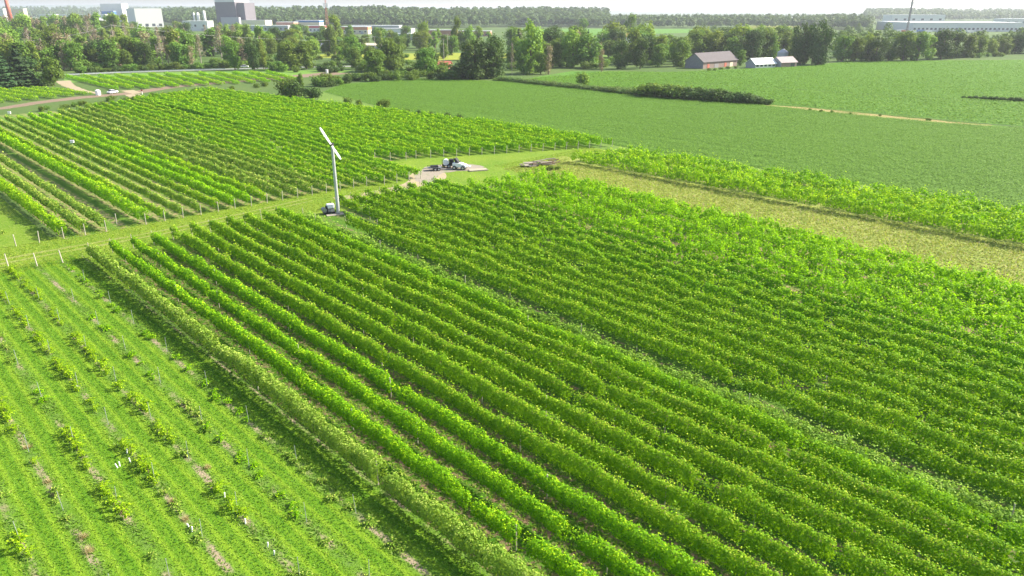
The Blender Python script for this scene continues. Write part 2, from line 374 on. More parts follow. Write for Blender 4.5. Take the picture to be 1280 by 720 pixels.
def vine_row(label, group, sn, sf, t0, t1, kind, h=2.05, w=.85, z0=.40, seed=0, lump=.14, gaps=0.0, cover=2.5, tips=.10, posts=None, spread=1.0, ragged=.10, lean_tips=0.0):
    r = np.random.default_rng(seed)
    L = t1-t0; o2 = ST(sn, t0)
    root = thing('vine_row', label, 'vine row', (o2[0], o2[1], 0), 0, group)
    n_s = int(L/.1)+1; tt = np.linspace(0, L, n_s)
    g1 = smooth_noise(r, n_s, 6); g2 = smooth_noise(r, n_s, 22); g3 = smooth_noise(r, n_s, 4); g4 = smooth_noise(r, n_s, 60)
    vine = np.abs(np.sin(tt*math.pi/1.4+r.uniform(0, 6)+.5*g2))               # one vine after another
    vi = (tt/1.35).astype(int); pv = r.normal(0, 1, vi.max()+3); pf = tt/1.35-vi; pvs = pv[vi]*(1-pf)+pv[vi+1]*pf
    top = h*(1+lump*.42*pvs+lump*.30*g1*.6+lump*.4*g2*.6+.05*g4)-.10*(1-vine)
    wid = w*(1+lump*.40*pvs+lump*.35*g1+lump*.7*g3)*(.86+.24*vine)
    off = .035*g2*w
    pres = np.ones(n_s)
    if gaps > 0: pres = np.where(g2+.45*g1 < np.quantile(g2+.45*g1, gaps), .14, 1.0)
    # distance decides how fine the blades are
    f = tt/L; C2 = np.stack([ST(sn+(sf-sn)*a, t0+L*a) for a in f])
    dist = np.sqrt((C2**2).sum(1)+CAM_H**2)
    size = np.clip(.0026*dist, .13, .22)+np.clip(.0011*(dist-85), 0, .20)
    area = 2*(h-z0)+w
    per = area*cover/size**2*pres*.1
    cum = np.cumsum(per); n = int(cum[-1])
    q = np.interp(r.uniform(0, cum[-1], n), cum, np.arange(n_s)); i = np.clip(q.astype(int), 0, n_s-1)
    tl = q*.1*(L/(.1*(n_s-1)))
    ang = r.uniform(-.22*math.pi, 1.22*math.pi, n)                    # over the sides and the top, little below
    rr = 1-.42*r.random(n)**1.7
    hw = wid[i]*.5; zc = (top[i]+z0)*.5; hh = (top[i]-z0)*.5
    ca, sa = np.cos(ang), np.sin(ang)
    se = lambda x, e: np.sign(x)*np.abs(x)**e
    z = zc+hh*se(sa, .75)*rr; x = hw*se(ca, .75)*rr*np.clip(.62+.55*(z-z0)/(top[i]-z0), .5, 1.15)+off[i]
    z += np.where((sa > .72) & (r.random(n) < .42), r.exponential(ragged*1.25, n), 0)
    z = np.maximum(z, .12)
    nx = ca*1.35+r.normal(0, .5, n); nz = sa*1.0+.35+r.normal(0, .45, n); ny = r.normal(0, .55, n)
    fr = tl/L
    sl = (sn+(sf-sn)*fr)-sn+x
    P = np.stack([NV[0]*sl+UV_[0]*tl, NV[1]*sl+UV_[1]*tl, z], 1)
    Nm = np.stack([NV[0]*nx+UV_[0]*ny, NV[1]*nx+UV_[1]*ny, nz], 1)
    crest = np.clip((z-top[i]+.42)/.5, 0, 1)*(.6+.4*np.sin(tl*2.1+3*g2[i])); mi = (r.random(n) < crest*min(.85, tips*9))
    V, F = leaves(P, Nm, size[i]*r.uniform(.7, 1.3, n)*np.where(mi, .85, 1), r)
    link('foliage', mesh_np('foliage', V, F, P_[kind], mi.astype(int)), root)
    if posts:
        for (t, ph, lean, pm) in posts:
            fr = (t-t0)/L; g = ST(sn+(sf-sn)*fr, t)-np.array(o2)
            p = link('end_post' if pm is M_pale_post else 'post', post_mesh(ph, .065 if pm is M_pale_post else .045, pm), root, (g[0], g[1], 0))
            p.rotation_euler = (UV_[1]*-lean, UV_[0]*lean, 0)
    return root

# main block, rows counted from the pale edge row beside the young vines
MAIN = ['pale', 'vivid', 'vivid', 'vivid'] + ['russet']*6 + ['deep', 'sprawl'] + ['russet']*6 + ['deep', 'russet', 'vivid', 'deep']
GM = 'vine rows of the large block in front'
for k in range(0, 22):
    kd = MAIN[k]
    t1 = {11: 97.5, 12: 89, 13: 84}.get(k, 101.0 - .08*max(0, k-14)); t0 = 12 if k < 4 else (4 if k < 8 else -6)
    if k == 0: lb = 'pale dusty green edge row of vines bordering the open young vines'
    elif k < 4: lb = 'bright glossy green vine row, %s row right of the pale edge row' % ORD[k-1]
    elif kd == 'russet': lb = 'vine row with reddish yellow shoot tips, %s row right of the pale edge row' % ORD[k-1]
    elif k == 10: lb = 'deep green evenly trimmed vine row left of the sprawling low bluish row'
    elif k == 11: lb = 'low sprawling bluish green vine row ending beside the frost fan tower'
    else: lb = 'dense deep green vine row, %s row right of the pale edge row' % ORD[k-1]
    h, w, cov, z0, ragged, gaps, lump = 2.05, .95, 2.7, .55, .10, 0.03, .18
    if k == 0: h, w, z0 = 1.9, 1.05, .35
    if 1 <= k < 4: h, w, ragged, lump = 1.9, .92, .11, .13
    if kd == 'russet': h, w, ragged, lump = 2.15, .74, .17, .10
    if kd == 'deep' and k < 12: h, w, lump = 2.0, 1.1, .10
    if k == 11: h, w, z0, lump, ragged, gaps = 1.15, 1.5, .1, .30, .25, .12
    if k > 13: gaps, lump, h, w = .04, .14, 2.15, .70
    if k > 16: gaps, lump, w = .08, .18, .74
    ps = [(t1+.3, 2.0, .12, M_post)] + [(t, 1.95, 0, M_post) for t in np.arange(t0+5+(k*7) % 12, t1-3, 18.0)]
    vine_row(lb, GM, NEAR(k)+(FAR(k)-NEAR(k))*(t0-3)/98, FAR(k)+(FAR(k)-NEAR(k))*(t1-101)/98, t0, t1, kd, h, w, z0, 100+k, lump, gaps, cov, (.06 if k < 14 else .04) if kd == 'russet' else .06, ps, ragged=ragged)
for k in range(22, 28):
    t1 = 95-1.0*(k-22)-(2 if k == 27 else 0)
    vine_row('wide sprawling yellow green vine row, %s counted from the dark trimmed rows' % ORD[k-22], 'sunlit sprawling rows beside the dry meadow',
             NEAR(k)-.8, FAR(k), -8, t1, 'glow', 2.1 if k < 27 else 1.7, 1.55, .35, 200+k, .46, .05, 2.2, .16, None, ragged=.25)
# strip of vines between dry meadow and soybeans
for k in range(6):
    vine_row('bushy vine row in the strip by the soybeans, %s row from the dry meadow' % ORD[k], 'vine rows in the strip by the soybean field',
             114+3.1*k, 114.5+3.1*k, -50, 99-.6*k, 'vivid' if k % 3 else 'lime', 1.9, 1.45, .35, 300+k, .46, .06, 2.0, .14, None, ragged=.22)
# middle block, left of the frost fan
midk = {0: ('lime', 2.2, 2.0), 1: ('silver', 1.9, 1.5), 2: ('silver', 1.9, 1.4), 4: ('vivid', 2.4, 2.3), 5: ('russet', 1.8, 1.0), 6: ('silver', 1.8, .9), 7: ('silver', 1.8, .9), 8: ('russet', 1.8, 1.1),
        9: ('glow', 2.0, 1.5), 10: ('glow', 1.9, 1.5), 11: ('lime', 1.8, 1.3), 12: ('silver', 2.0, 1.0), 13: ('silver', 1.8, .85), 14: ('silver', 2.0, .9), 15: ('silver', 2.0, .9), 16: ('deep', 1.9, 1.0)}
for k in range(0, 23):
    if k == 3: continue
    kd, h, w = midk.get(k, (['deep', 'vivid', 'russet'][k % 3], 1.85, .95))
    s = 21.7+2.72*k
    t1 = {0: 172, 1: 215, 2: 215, 4: 230}.get(k, 250+max(0, k-8)*1.9+(3 if k in (6, 7, 8) else 0)); t0 = 113.2 - .12*k - (1.6 if k > 18 else 0)
    nm = {'lime': 'lime green', 'silver': 'pale silvery green', 'vivid': 'vivid green', 'russet': 'olive green', 'glow': 'glowing yellow green', 'deep': 'deep green'}[kd]
    lb = '%s vine row, %s from the left in the block beyond the grass lane' % (nm, ORD[k if k < 3 else k-1])
    if k == 0: lb = 'fat lime green vine row at the left end of the block beyond the lane'
    if k == 4: lb = 'tall thick vivid green hedge like vine row beside the bare grassy gap'
    ps = [(t0-.3, 1.75, -.10, M_pale_post)]
    vine_row(lb, 'vine rows beyond the grass lane', s, s+ (0 if k < 5 else .012*(k-4)*(t1-t0)*.14), t0, t1, kd, h, w*.80, .45, 400+k, .15, .05 if k not in (5, 11) else .2, 2.3, .09, ps, ragged=.12)
# far block behind the gravel pad
for k in range(20):
    s = 85.2+2.62*k; t0 = 126-.05*k if k < 4 else 124-1.28*(k-4)
    if k < 2: t0 = 128+2*(k == 0)
    t1 = min(292, 278+k*1.2) if s < 118 else 292-(s-118)*8.2
    kd = 'vivid' if k % 4 else 'lime'
    if k == 0: kd = 'deep'
    lb = 'dense green vine row of the far block, %s row behind the frost fan' % ORD[k]
    if k == 0: lb = 'dark green front row of the far vine block, tall with a shaded side'
    if k == 19: lb = 'hindmost vine row of the far block along the soybean field'
    vine_row(lb, 'vine rows of the far block', s, s, t0, t1, kd, 2.05, .82, .45, 500+k, .15, .03, 2.4, .08, [(t0-.4, 1.8, -.08, M_pale_post)], ragged=.15)
# small far blocks beside the red dirt road
def short_row(lb, grp, a, b, kd, seed, h=1.6, w=1.6):
    A = np.array(G(*a)); B = np.array(G(*b)); sa, ta = NV@A, UV_@A; sb, tb = NV@B, UV_@B
    if tb < ta: sa, ta, sb, tb = sb, tb, sa, ta
    vine_row(lb, grp, sa, sb, ta, tb, kd, h, w, .1, seed, .2, .03, 1.5, .2)
for k in range(13):
    x = 84+k*20; 
    a = (x+62-k*1.0, 113.2-k*.95 if k > 1 else 112.6-k); b = (x-2+k*1.0, 96.8-k*.45)
    short_row('yellow green vine row across the dirt road, %s from the gravel lane' % ORD[k], 'vine rows of the plot across the dirt road', b, a, 'lime' if k % 2 else 'glow', 600+k, 1.5, 2.0)
for k in range(6):
    a = (112-k*22, 119+k*2.2); b = (40-k*22, 112+k*.9)
    short_row('lime green vine row below the conifers, %s from the right' % ORD[k], 'vine rows of the corner plot below the conifers', b, a, 'lime', 640+k, 1.4, 2.2)

# ------------------------------------------------------------------ young vines, stakes, weeds
def bush_leaves(r, n, rx, rz, size, up=.5, zc=None, droop=0):
    a = r.uniform(0, 2*math.pi, n); u = r.uniform(-.6, 1, n); rad = (1-.5*r.random(n)**1.5)
    c = np.sqrt(np.maximum(0, 1-u*u))
    P = np.stack([rx*c*np.cos(a)*rad, rx*c*np.sin(a)*rad, (zc if zc is not None else rz*.9)+rz*u*rad], 1)
    P[:, 2] = np.maximum(P[:, 2], .04)
    Nn = np.stack([c*np.cos(a), c*np.sin(a), u*.7+up*2], 1)+r.normal(0, .5, (n, 3))
    return leaves(P, Nn, size*r.uniform(.7, 1.35, n), r)
def multi_bush(r, blobs, size, per):
    Vs = []; Fs = []; o = 0
    for (x, y, rx, rz) in blobs:
        V, F = bush_leaves(r, max(8, int(per*rx*rz)), rx, rz, size); V = V+np.array([x, y, 0]); Vs.append(V); Fs.append(F+o); o += len(V)
    return np.concatenate(Vs), np.concatenate(Fs)
M_wood = plain('vine_bark', (.16, .11, .07), .9, .3, 8)
def young_proto(kd, seed, w, h, per, elong):
    r = np.random.default_rng(seed); bl = []
    for q in range(r.integers(4, 8)):
        a = r.uniform(-1, 1)*elong; b = r.normal(0, .16)
        bl.append((UV_[0]*a+NV[0]*b, UV_[1]*a+NV[1]*b, w*r.uniform(.5, 1.1), h*r.uniform(.22, .48)))
    V, F = multi_bush(r, bl, .15, per)
    # a few shoots reaching out
    for q in range(11):
        d = r.normal(size=3); d[2] = abs(d[2])*.6+.3; d /= np.linalg.norm(d)
        ts = np.linspace(.2, r.uniform(.6, 1.1), 9)
        C = np.stack([d[0]*ts*.8, d[1]*ts*.8, h*.6+d[2]*ts*.6-.35*ts**2], 1)+r.normal(0, .03, (9, 3)); C[:, 2] = np.maximum(C[:, 2], .05)
        v, f = leaves(C, r.normal(0, .5, (9, 3))+np.array([0, 0, 1]), np.full(9, .14), r); F = np.concatenate([F, f+len(V)]); V = np.concatenate([V, v])
    root = thing('young_vine', 'young vine', 'young vine', (0, 0, 0), 0, 'young vines in the open block')
    link('foliage', mesh_np('young_vine_foliage', V, F, P_[kd], (r.random(len(F)) < .2).astype(int)), root)
    b = MB(); b.tube((0, 0, -.1), (.03, .02, h*.8), .025, .015, 6); b.build('trunk', M_wood, root)
    return root
protos = {'y': [young_proto('young', 11+i, .30, .95, 400, .85) for i in range(3)], 'd': [young_proto('vivid', 21+i, .28, .50, 420, .40) for i in range(3)], 's': [young_proto('silver', 31+i, .26, .42, 330, .5) for i in range(3)]}
used = set()
def put(kind, s, t, sc, lb):
    p = random.choice(protos[kind]); g = ST(s, t); rz = random.choice((0, math.pi))+random.uniform(-.25, .25); c = (sc, sc, sc*random.uniform(.85, 1.2))
    if p.name in used: dup(p, (g[0], g[1], .02), rz, c, lb)
    else:
        used.add(p.name); p.location = (g[0], g[1], .02); p.rotation_euler = (0, 0, rz); p.scale = c; p['label'] = lb
rowdesc = ['nearest to the pale edge row', 'second from the pale edge row', 'third from the pale edge row', 'fourth from the pale edge row', 'fifth from the pale edge row', 'sixth from the pale edge row', 'seventh from the pale edge row', 'eighth from the pale edge row']
kdesc = {'y': 'bushy yellow green young vine', 'd': 'small dark green young vine', 's': 'low greyish green young vine'}
# stretches of each row (t from, t to, kind, chance)
stretch = {0: [(98, 101, 'd', .9), (90, 97, 'd', .8), (70, 88, 'd', .45), (56, 66, 'd', .3), (48, 56, 'd', .7), (24, 47, 's', .5)],
           1: [(92, 99, 'd', .5), (74, 80, 'd', .6), (60, 70, 'd', .6), (50, 58, 's', .5), (36, 50, 'd', .5), (20, 36, 's', .5)],
           2: [(88, 103, 'y', .9), (80, 86, 'y', .6), (64, 76, 'y', .95), (50, 63, 'y', .9), (42, 49, 's', .5), (36, 42, 'y', .6), (26, 35, 's', .6)],
           3: [(96, 102, 's', .7), (80, 94, 'y', .85), (70, 79, 'y', .9), (58, 70, 'y', .85), (46, 52, 'y', .8), (37, 45, 's', .6), (26, 36, 'y', .45)],
           4: [(88, 100, 's', .5), (70, 84, 's', .3), (62, 66, 'd', .4), (50, 58, 'y', .95), (44, 49, 'y', .6), (34, 42, 's', .4)],
           5: [(80, 98, 's', .5), (60, 74, 'y', .85), (52, 58, 'y', .6), (40, 50, 's', .35), (30, 38, 's', .3)],
           6: [(76, 98, 's', .5), (50, 70, 's', .4), (44, 47, 'y', .9)], 7: [(50, 95, 's', .4)]}
for k, L in stretch.items():
    for (a, b, kd, ch) in L:
        for t in np.arange(a, b, 1.15):
            if random.random() < ch*.85:
                put(kd, YS(k)+random.gauss(0, .10), t+random.uniform(-.3, .3), random.uniform(.55, 1.0), '%s in the stake row %s' % (kdesc[kd], rowdesc[k]))
for k in range(-1, 4):     # a few beyond the lane
    for t in np.arange(122, 150, 3):
        if random.random() < .5 and k >= 1: put('s', YS(k), t, 1.0, 'low greyish green young vine beyond the grass lane, left of the vine block')
# trellis stakes
def stake(label, s, t, h, m, rad, lean, group, name='trellis_stake'):
    g = ST(s, t); o = link(name, post_mesh(h, rad, m), None, (g[0], g[1], 0)); o.rotation_euler = (random.gauss(0, .03)-UV_[1]*lean, random.gauss(0, .03)+UV_[0]*lean, 0)
    return tag(o, label, 'post', group)
st_t = {0: [91.9, 82.3, 75.0, 65.8, 56.6, 48.7, 41.1, 33.5], 1: [77.3, 86, 69, 60, 51.1, 43, 35, 28], 2: [80.8, 89, 71.5, 62.9, 54.5, 47.0, 39, 31], 3: [90, 81, 73, 64, 56, 46, 38, 30], 4: [72.7, 64.3, 54.8, 84, 45, 36], 5: [88, 76, 66, 56, 47, 37], 6: [80, 66, 55, 45.5, 38]}
for k, L in st_t.items():
    for t in L:
        stake('thin grey trellis stake in the young vine row %s' % rowdesc[k], YS(k), t, 1.55, M_steel, .022, 0, 'grey stakes in the young vine rows')
whr = ['third of the near white end posts from the left', 'second of the near white end posts from the left', 'leftmost near white end post at frame edge']
for k, t in ((0, 101.4), (1, 102.2), (2, 104.4)):
    stake('leaning pale wooden end post, %s' % whr[k], YS(k), t, 1.75, M_pale_post, .07, .18, 'pale end posts along the grass lane', 'end_post')
for k, t, lb in ((1, 113.7, 'leaning pale wooden end post beyond the lane, leftmost, standing in open grass'), (0, 113.2, 'pale wooden end post beyond the lane between open grass and the fat lime row'), (-4.0, 115.5, 'pale wooden post in the bare gap left of the thick vivid hedge row')):
    stake(lb, YS(k), t, 1.75, M_pale_post, .07, -.15, 'pale end posts along the grass lane', 'end_post')
# white grow tubes
M_white = plain('white_plastic', (.80, .80, .78), .5, .08, 2)
for i, (px, py) in enumerate(((147, 585), (150, 583), (159, 567), (163, 578), (240, 665), (281, 622), (288, 632), (307, 655), (335, 684), (343, 694), (97, 487), (300, 640), (237, 660))):
    X, Y = G(px, py); b = MB(); b.tube((0, 0, -.05), (0, 0, .38), .045, .04, 10); o = b.build('grow_tube', M_white, None, (X, Y, 0)); o.rotation_euler = (random.gauss(0, .12), random.gauss(0, .12), 0)
    tag(o, 'short white plastic grow tube sheltering a sapling among the young vine rows', 'grow tube', 'white grow tubes among the young vines')
# dry tufts
M_straw = leaf_mat('straw_blades', (.34, .29, .14), (.46, .39, .21), .3)
def blades(r, P, h, w, lean=.5):
    n = len(P); a = r.uniform(0, 2*math.pi, n); D = np.stack([np.cos(a), np.sin(a), np.zeros(n)], 1); S = np.stack([-np.sin(a), np.cos(a), np.zeros(n)], 1)
    h = np.asarray(h).reshape(-1, 1); w = np.asarray(w).reshape(-1, 1); ln = r.uniform(.1, lean, (n, 1))*h
    up = np.array([0, 0, 1.0]); tip = P+up*h+D*ln
    V = np.stack([P-S*w*.5, P+S*w*.5, tip], 1).reshape(-1, 3); return V, np.arange(3*n).reshape(-1, 3)
tuft_me = []
for q in range(3):
    r = np.random.default_rng(60+q); P = np.concatenate([r.normal(0, .18, (160, 2)), np.zeros((160, 1))], 1)
    V, F = blades(r, P, r.uniform(.25, .6, 160), np.full(160, .035), .9); tuft_me.append(mesh_np('dry_tuft', V, F, [M_straw]))
for (px, py, d) in ((60, 603, 'left'), (69, 620, ''), (105, 672, ''), (112, 690, ''), (215, 628, ''), (232, 650, ''), (155, 640, ''), (90, 545, ''), (260, 585, ''), (35, 560, '')):
    X, Y = G(px, py); o = link('dry_grass_tuft', random.choice(tuft_me), None, (X, Y, 0), random.uniform(0, 6)); o.scale = [random.uniform(.5, .8)]*3
    tag(o, 'tuft of dry straw coloured grass beside a young vine row', 'grass tuft', 'dry tufts in the young vine rows')
# grass: one mass each
def grass_field(name, region, dens, mats, h, w, seed, z=.02, keep=None):
    r = np.random.default_rng(seed); s0, s1, t0, t1 = region; n = int((s1-s0)*(t1-t0)*dens)
    s = r.uniform(s0, s1, n); t = r.uniform(t0, t1, n)
    if keep is not None: k = keep(s, t, r); s, t = s[k], t[k]
    n = len(s); P = np.stack([NV[0]*s+UV_[0]*t, NV[1]*s+UV_[1]*t, np.full(n, z)], 1)
    V, F = blades(r, P, r.uniform(.5, 1.5, n)*h, r.uniform(.7, 1.4, n)*w, 2.4)
    mi = (r.random(n) < (.10 if name == 'meadow_grass' else .3)).astype(int) if len(mats) > 1 else np.zeros(n, int)
    return tag(link(name, mesh_np(name, V, F, mats, mi)), kind='stuff')
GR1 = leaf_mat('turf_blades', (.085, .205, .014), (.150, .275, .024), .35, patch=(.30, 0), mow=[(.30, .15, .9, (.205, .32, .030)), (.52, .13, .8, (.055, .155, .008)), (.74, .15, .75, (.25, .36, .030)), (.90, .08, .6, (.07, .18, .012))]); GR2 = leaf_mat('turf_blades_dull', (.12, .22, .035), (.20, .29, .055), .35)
def keep_mow(s, t, r):
    d = np.abs((s-YS(0))/2.665-np.round((s-YS(0))/2.665)); return r.random(len(s)) < np.where(d < .17, .55, .8)
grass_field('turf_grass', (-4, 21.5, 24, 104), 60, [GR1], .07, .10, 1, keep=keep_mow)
def keep_row(s, t, r):
    d = np.abs((s-YS(0))/2.665-np.round((s-YS(0))/2.665)); patch = np.sin(t*.9+s)+np.sin(t*.37+2*s)+r.normal(0, .8, len(s)); return (d < .20) & (patch > .2)
grass_field('row_weeds', (-4, 21.5, 24, 104), 38, [GR2, GR1], .15, .10, 2, keep=keep_row)
GR4 = leaf_mat('lane_blades', (.19, .285, .020), (.29, .36, .040), .35, patch=(.25, 0))
grass_field('lane_grass', (-12, 130, 101, 114), 28, [GR4, GR1], .07, .14, 3, keep=lambda s, t, r: ((s < 76) | (t < 108+.0*s) & (s > 100)) & ~((s < 60) & (np.abs(np.abs(t-106.6-.8*np.sin(s*.13)-(s-10)*.03)-.9) < .32) & (r.random(len(s)) < .8)))
grass_field('inter_row_grass', (21.5, 50, 14, 100), 30, [GR1], .12, .12, 5)
GR3 = leaf_mat('meadow_blades', (.20, .29, .045), (.33, .38, .085), .35, patch=(.12, 0))
grass_field('meadow_grass', (95, 117, -20, 104), 26, [GR3, M_straw], .20, .15, 4, keep=lambda s, t, r: (s < 114.6) & (s > 96+(t-60)*.07))
# soybean canopy: short leafy plants over the field sheet
M_soyl = leaf_mat('soy_blades', (.115, .235, .020), (.145, .270, .028), .25, patch=(.05, 0))
STRIP = np.array(pxs((935, 129.5), (1000, 135), (1060, 141), (1120, 147), (1175, 152), (1250, 158)))
FURROW = np.array(pxs((690, 94), (780, 99), (960, 109.5), (1100, 119), (1200, 125), (1300, 131)))
def off_lines(P, strip_w, furrow_w):
    k = np.ones(len(P), bool)
    for L, w in ((STRIP, strip_w), (FURROW, furrow_w)):
        for a, b in zip(L[:-1], L[1:]):
            d = b-a; f = np.clip(((P[:, :2]-a)@d)/(d@d), 0, 1); q = a+f[:, None]*d
            k &= np.hypot(P[:, 0]-q[:, 0], P[:, 1]-q[:, 1]) > w*(.75+.5*np.sin(P[:, 0]*.4)*np.sin(P[:, 0]*.13))
    return k
SOY_OUT = [(137.2, -120), (137.2, 112), (138, 170), (141, 215), (150, 260), (172, 282), (214, 282), (233, 240), (241, 195), (241, -120)]
def in_poly(x, y, pts):
    k = np.zeros(len(x), bool); j = len(pts)-1
    for i in range(len(pts)):
        (xi, yi), (xj, yj) = pts[i], pts[j]
        k ^= ((yi > y) != (yj > y)) & (x < (xj-xi)*(y-yi)/((yj-yi) or 1e-9)+xi); j = i
    return k
def soy_cover():
    r = np.random.default_rng(9); n = 420000; s = r.uniform(137, 241, n); t = r.uniform(-70, 283, n)
    k = in_poly(s, t, SOY_OUT); gap = np.zeros(n, bool)
    for _ in range(170):
        a = r.uniform(138, 241); b = r.uniform(-60, 270); gap |= (np.abs(s-a-.8*np.sin(t*.05)) < r.uniform(.12, .55)) & (np.abs(t-b) < r.uniform(8, 45)) & (r.random(n) < .60)
    k &= ~gap; s, t = s[k], t[k]; n = len(s); s = np.round(s/.76)*.76+r.normal(0, .16, n)
    P = np.stack([NV[0]*s+UV_[0]*t, NV[1]*s+UV_[1]*t, r.uniform(.25, .42, n)], 1); P = P[off_lines(P, 2.6, .8)]; n = len(P)
    V, F = leaves(P, r.normal(0, .15, (n, 3))+np.array([0, 0, 1.0]), r.uniform(.20, .40, n), r)
    tag(link('soybean_canopy', mesh_np('soybean_canopy', V, F, [M_soyl])), kind='stuff')
soy_cover()
def soy_far():
    r = np.random.default_rng(19); n = 420000; s = r.uniform(242, 640, n); t = r.uniform(-60, 245, n)
    k = in_poly(s, t, [(243, -260), (243, 118), (245, 193), (238, 240), (300, 260), (330, 220), (430, 188), (484, 190), (656, 58), (618, -260)]) & (r.random(n) < np.clip(300/s, 0, 1))
    s, t = s[k], t[k]; n = len(s); s = np.round(s/1.52)*1.52+r.normal(0, .35, n)
    P = np.stack([NV[0]*s+UV_[0]*t, NV[1]*s+UV_[1]*t, r.uniform(.2, .45, n)], 1); P = P[off_lines(P, 2.6, 1.0)]; n = len(P)
    V, F = leaves(P, r.normal(0, .16, (n, 3))+np.array([0, 0, 1.0]), r.uniform(.4, .8, n), r)
    tag(link('far_soybean_canopy', mesh_np('far_soybean_canopy', V, F, [leaf_mat('far_soy_blades', (.120, .250, .016), (.150, .280, .022), .25, patch=(.03, 0))])), kind='stuff')
soy_far()

# ------------------------------------------------------------------ trees and shrubs
M_bark = plain('grey_brown_bark', (.17, .13, .10), .95, .3, 2)
M_dead = plain('bleached_dead_wood', (.34, .29, .25), .9, .2, 2)
T_green = leaf_mat('broadleaf_foliage', (.085, .160, .022), (.150, .235, .034), .30, obj_var=1, patch=(.25, 0))
T_light = leaf_mat('poplar_foliage', (.140, .230, .028), (.215, .310, .044), .32, obj_var=1, patch=(.25, 0))
T_dark = leaf_mat('dark_foliage', (.042, .090, .018), (.082, .140, .026), .22, obj_var=.5, patch=(.25, 0))
T_con = leaf_mat('conifer_needles', (.030, .068, .026), (.055, .100, .034), .1, obj_var=.6, patch=(.3, 0))
T_dry = leaf_mat('withered_foliage', (.20, .17, .10), (.30, .26, .16), .2, obj_var=.6, patch=(.3, 0))
T_lime = leaf_mat('lime_shrub_foliage', (.10, .19, .02), (.19, .30, .035), .3, obj_var=.5, patch=(.4, 0))
def tree_proto(kind, seed, leafn, size, m):
    """unit tree one metre tall; scaled when planted"""
    r = np.random.default_rng(seed); tk = MB(); bl = []
    if kind in ('round', 'poplar', 'broad'):
        base = {'round': .14, 'poplar': .08, 'broad': .10}[kind]; R = {'round': .34, 'poplar': .20, 'broad': .44}[kind]
        tk.tube((0, 0, -.03), (.01, 0, .45), .028, .018, 8); tk.tube((.01, 0, .45), (0, .01, .8), .018, .006, 7)
        for q in range(22 if kind != 'poplar' else 17):
            h = r.uniform(base, .86); prof = math.sin(min(1, max(.08, (h-base*.4)/(1.02-base*.4)))*math.pi)**.6
            a = r.uniform(0, 6.28); d = R*prof*r.uniform(.35, .85)
            c = (d*math.cos(a), d*math.sin(a), h); bl.append((c, r.uniform(.10, .17)*(R/.30)**.7))
            if q < 8: tk.tube((0, 0, h*.6), c, .011, .003, 5)
        bl.append(((0, 0, .88), .11))
    if kind == 'conifer':
        tk.tube((0, 0, -.03), (0, 0, .96), .02, .003, 7)
    Ps = []; Ns = []
    if kind == 'conifer':
        n = leafn; h = 1-(r.random(n)**.62)*.94; lay = np.round(h*13)/13*.6+h*.4
        rad = (1-lay)*.25*(r.random(n)**.45)*(1+.25*np.sin(lay*40)); a = r.uniform(0, 6.28, n); a += .25*np.sin(5*a+lay*9)
        Ps.append(np.stack([rad*np.cos(a), rad*np.sin(a), lay-rad*.35], 1)); Ns.append(np.stack([np.cos(a)*.7, np.sin(a)*.7, np.full(n, .7)], 1)+r.normal(0, .4, (n, 3)))
    elif kind == 'dead':
        tk.tube((0, 0, -.03), (.02, 0, .5), .016, .010, 7); tk.tube((.02, 0, .5), (.0, .02, 1.0), .010, .002, 6)
        for q in range(34):
            h = r.uniform(.18, .92); a = r.uniform(0, 6.28); l = (1.05-h)*.30*r.uniform(.5, 1)+.03
            e = (l*math.cos(a), l*math.sin(a), h+l*r.uniform(.5, 1.2)); tk.tube((.012, .005, h), e, .0055, .0015, 4)
            for w in range(3):
                f = r.uniform(.4, 1); p = tuple(c*f+(.012, .005, h)[i]*(1-f) for i, c in enumerate(e)); tk.tube(p, tuple(np.array(p)+r.normal(0, .05, 3)+np.array([0, 0, .03])), .003, .001, 3)
        n = leafn; a = r.uniform(0, 6.28, n); h = r.uniform(.25, .97, n); rad = (1.05-h)*.26*np.sqrt(r.random(n))
        Ps.append(np.stack([rad*np.cos(a), rad*np.sin(a), h], 1)); Ns.append(r.normal(0, 1, (n, 3)))
    elif kind == 'shrub':
        tk.tube((0, 0, -.05), (0, 0, .4), .03, .015, 6)
        for q in range(11):
            a = r.uniform(0, 6.28); d = r.uniform(.1, .55); bl.append(((d*math.cos(a), d*math.sin(a), r.uniform(.18, .62)), r.uniform(.22, .36)))
    if bl:
        tot = sum(b[1]**2 for b in bl)
        for c, rb in bl:
            n = int(leafn*rb*rb/tot); d = r.normal(size=(n, 3)); d /= np.linalg.norm(d, axis=1, keepdims=True)
            P = np.array(c)+d*rb*(1-.45*r.random((n, 1))**1.6)*(1+.22*r.normal(size=(n, 1))); P[:, 2] = np.maximum(P[:, 2], .01)
            Ps.append(P); Ns.append(d+np.array([0, 0, .35])+r.normal(0, .5, (n, 3)))
    P = np.concatenate(Ps); Nn = np.concatenate(Ns)
    V, F = leaves(P, Nn, size*r.uniform(.6, 1.4, len(P)), r)
    root = thing('tree', 'tree', 'tree', (0, 0, 0))
    cr = link('crown', mesh_np('crown', V, F, [m]), root)
    tk.build('trunk', M_dead if kind == 'dead' else M_bark, root)
    root.name = {'round': 'broadleaf_tree', 'poplar': 'poplar_tree', 'broad': 'broadleaf_tree', 'conifer': 'conifer_tree', 'dead': 'dead_tree', 'shrub': 'shrub'}[kind]
    root['category'] = 'shrub' if kind == 'shrub' else 'tree'
    if kind == 'shrub' and 'reedy' in m.name: root.name = 'reed_clump'; root['category'] = 'reeds'
    return root
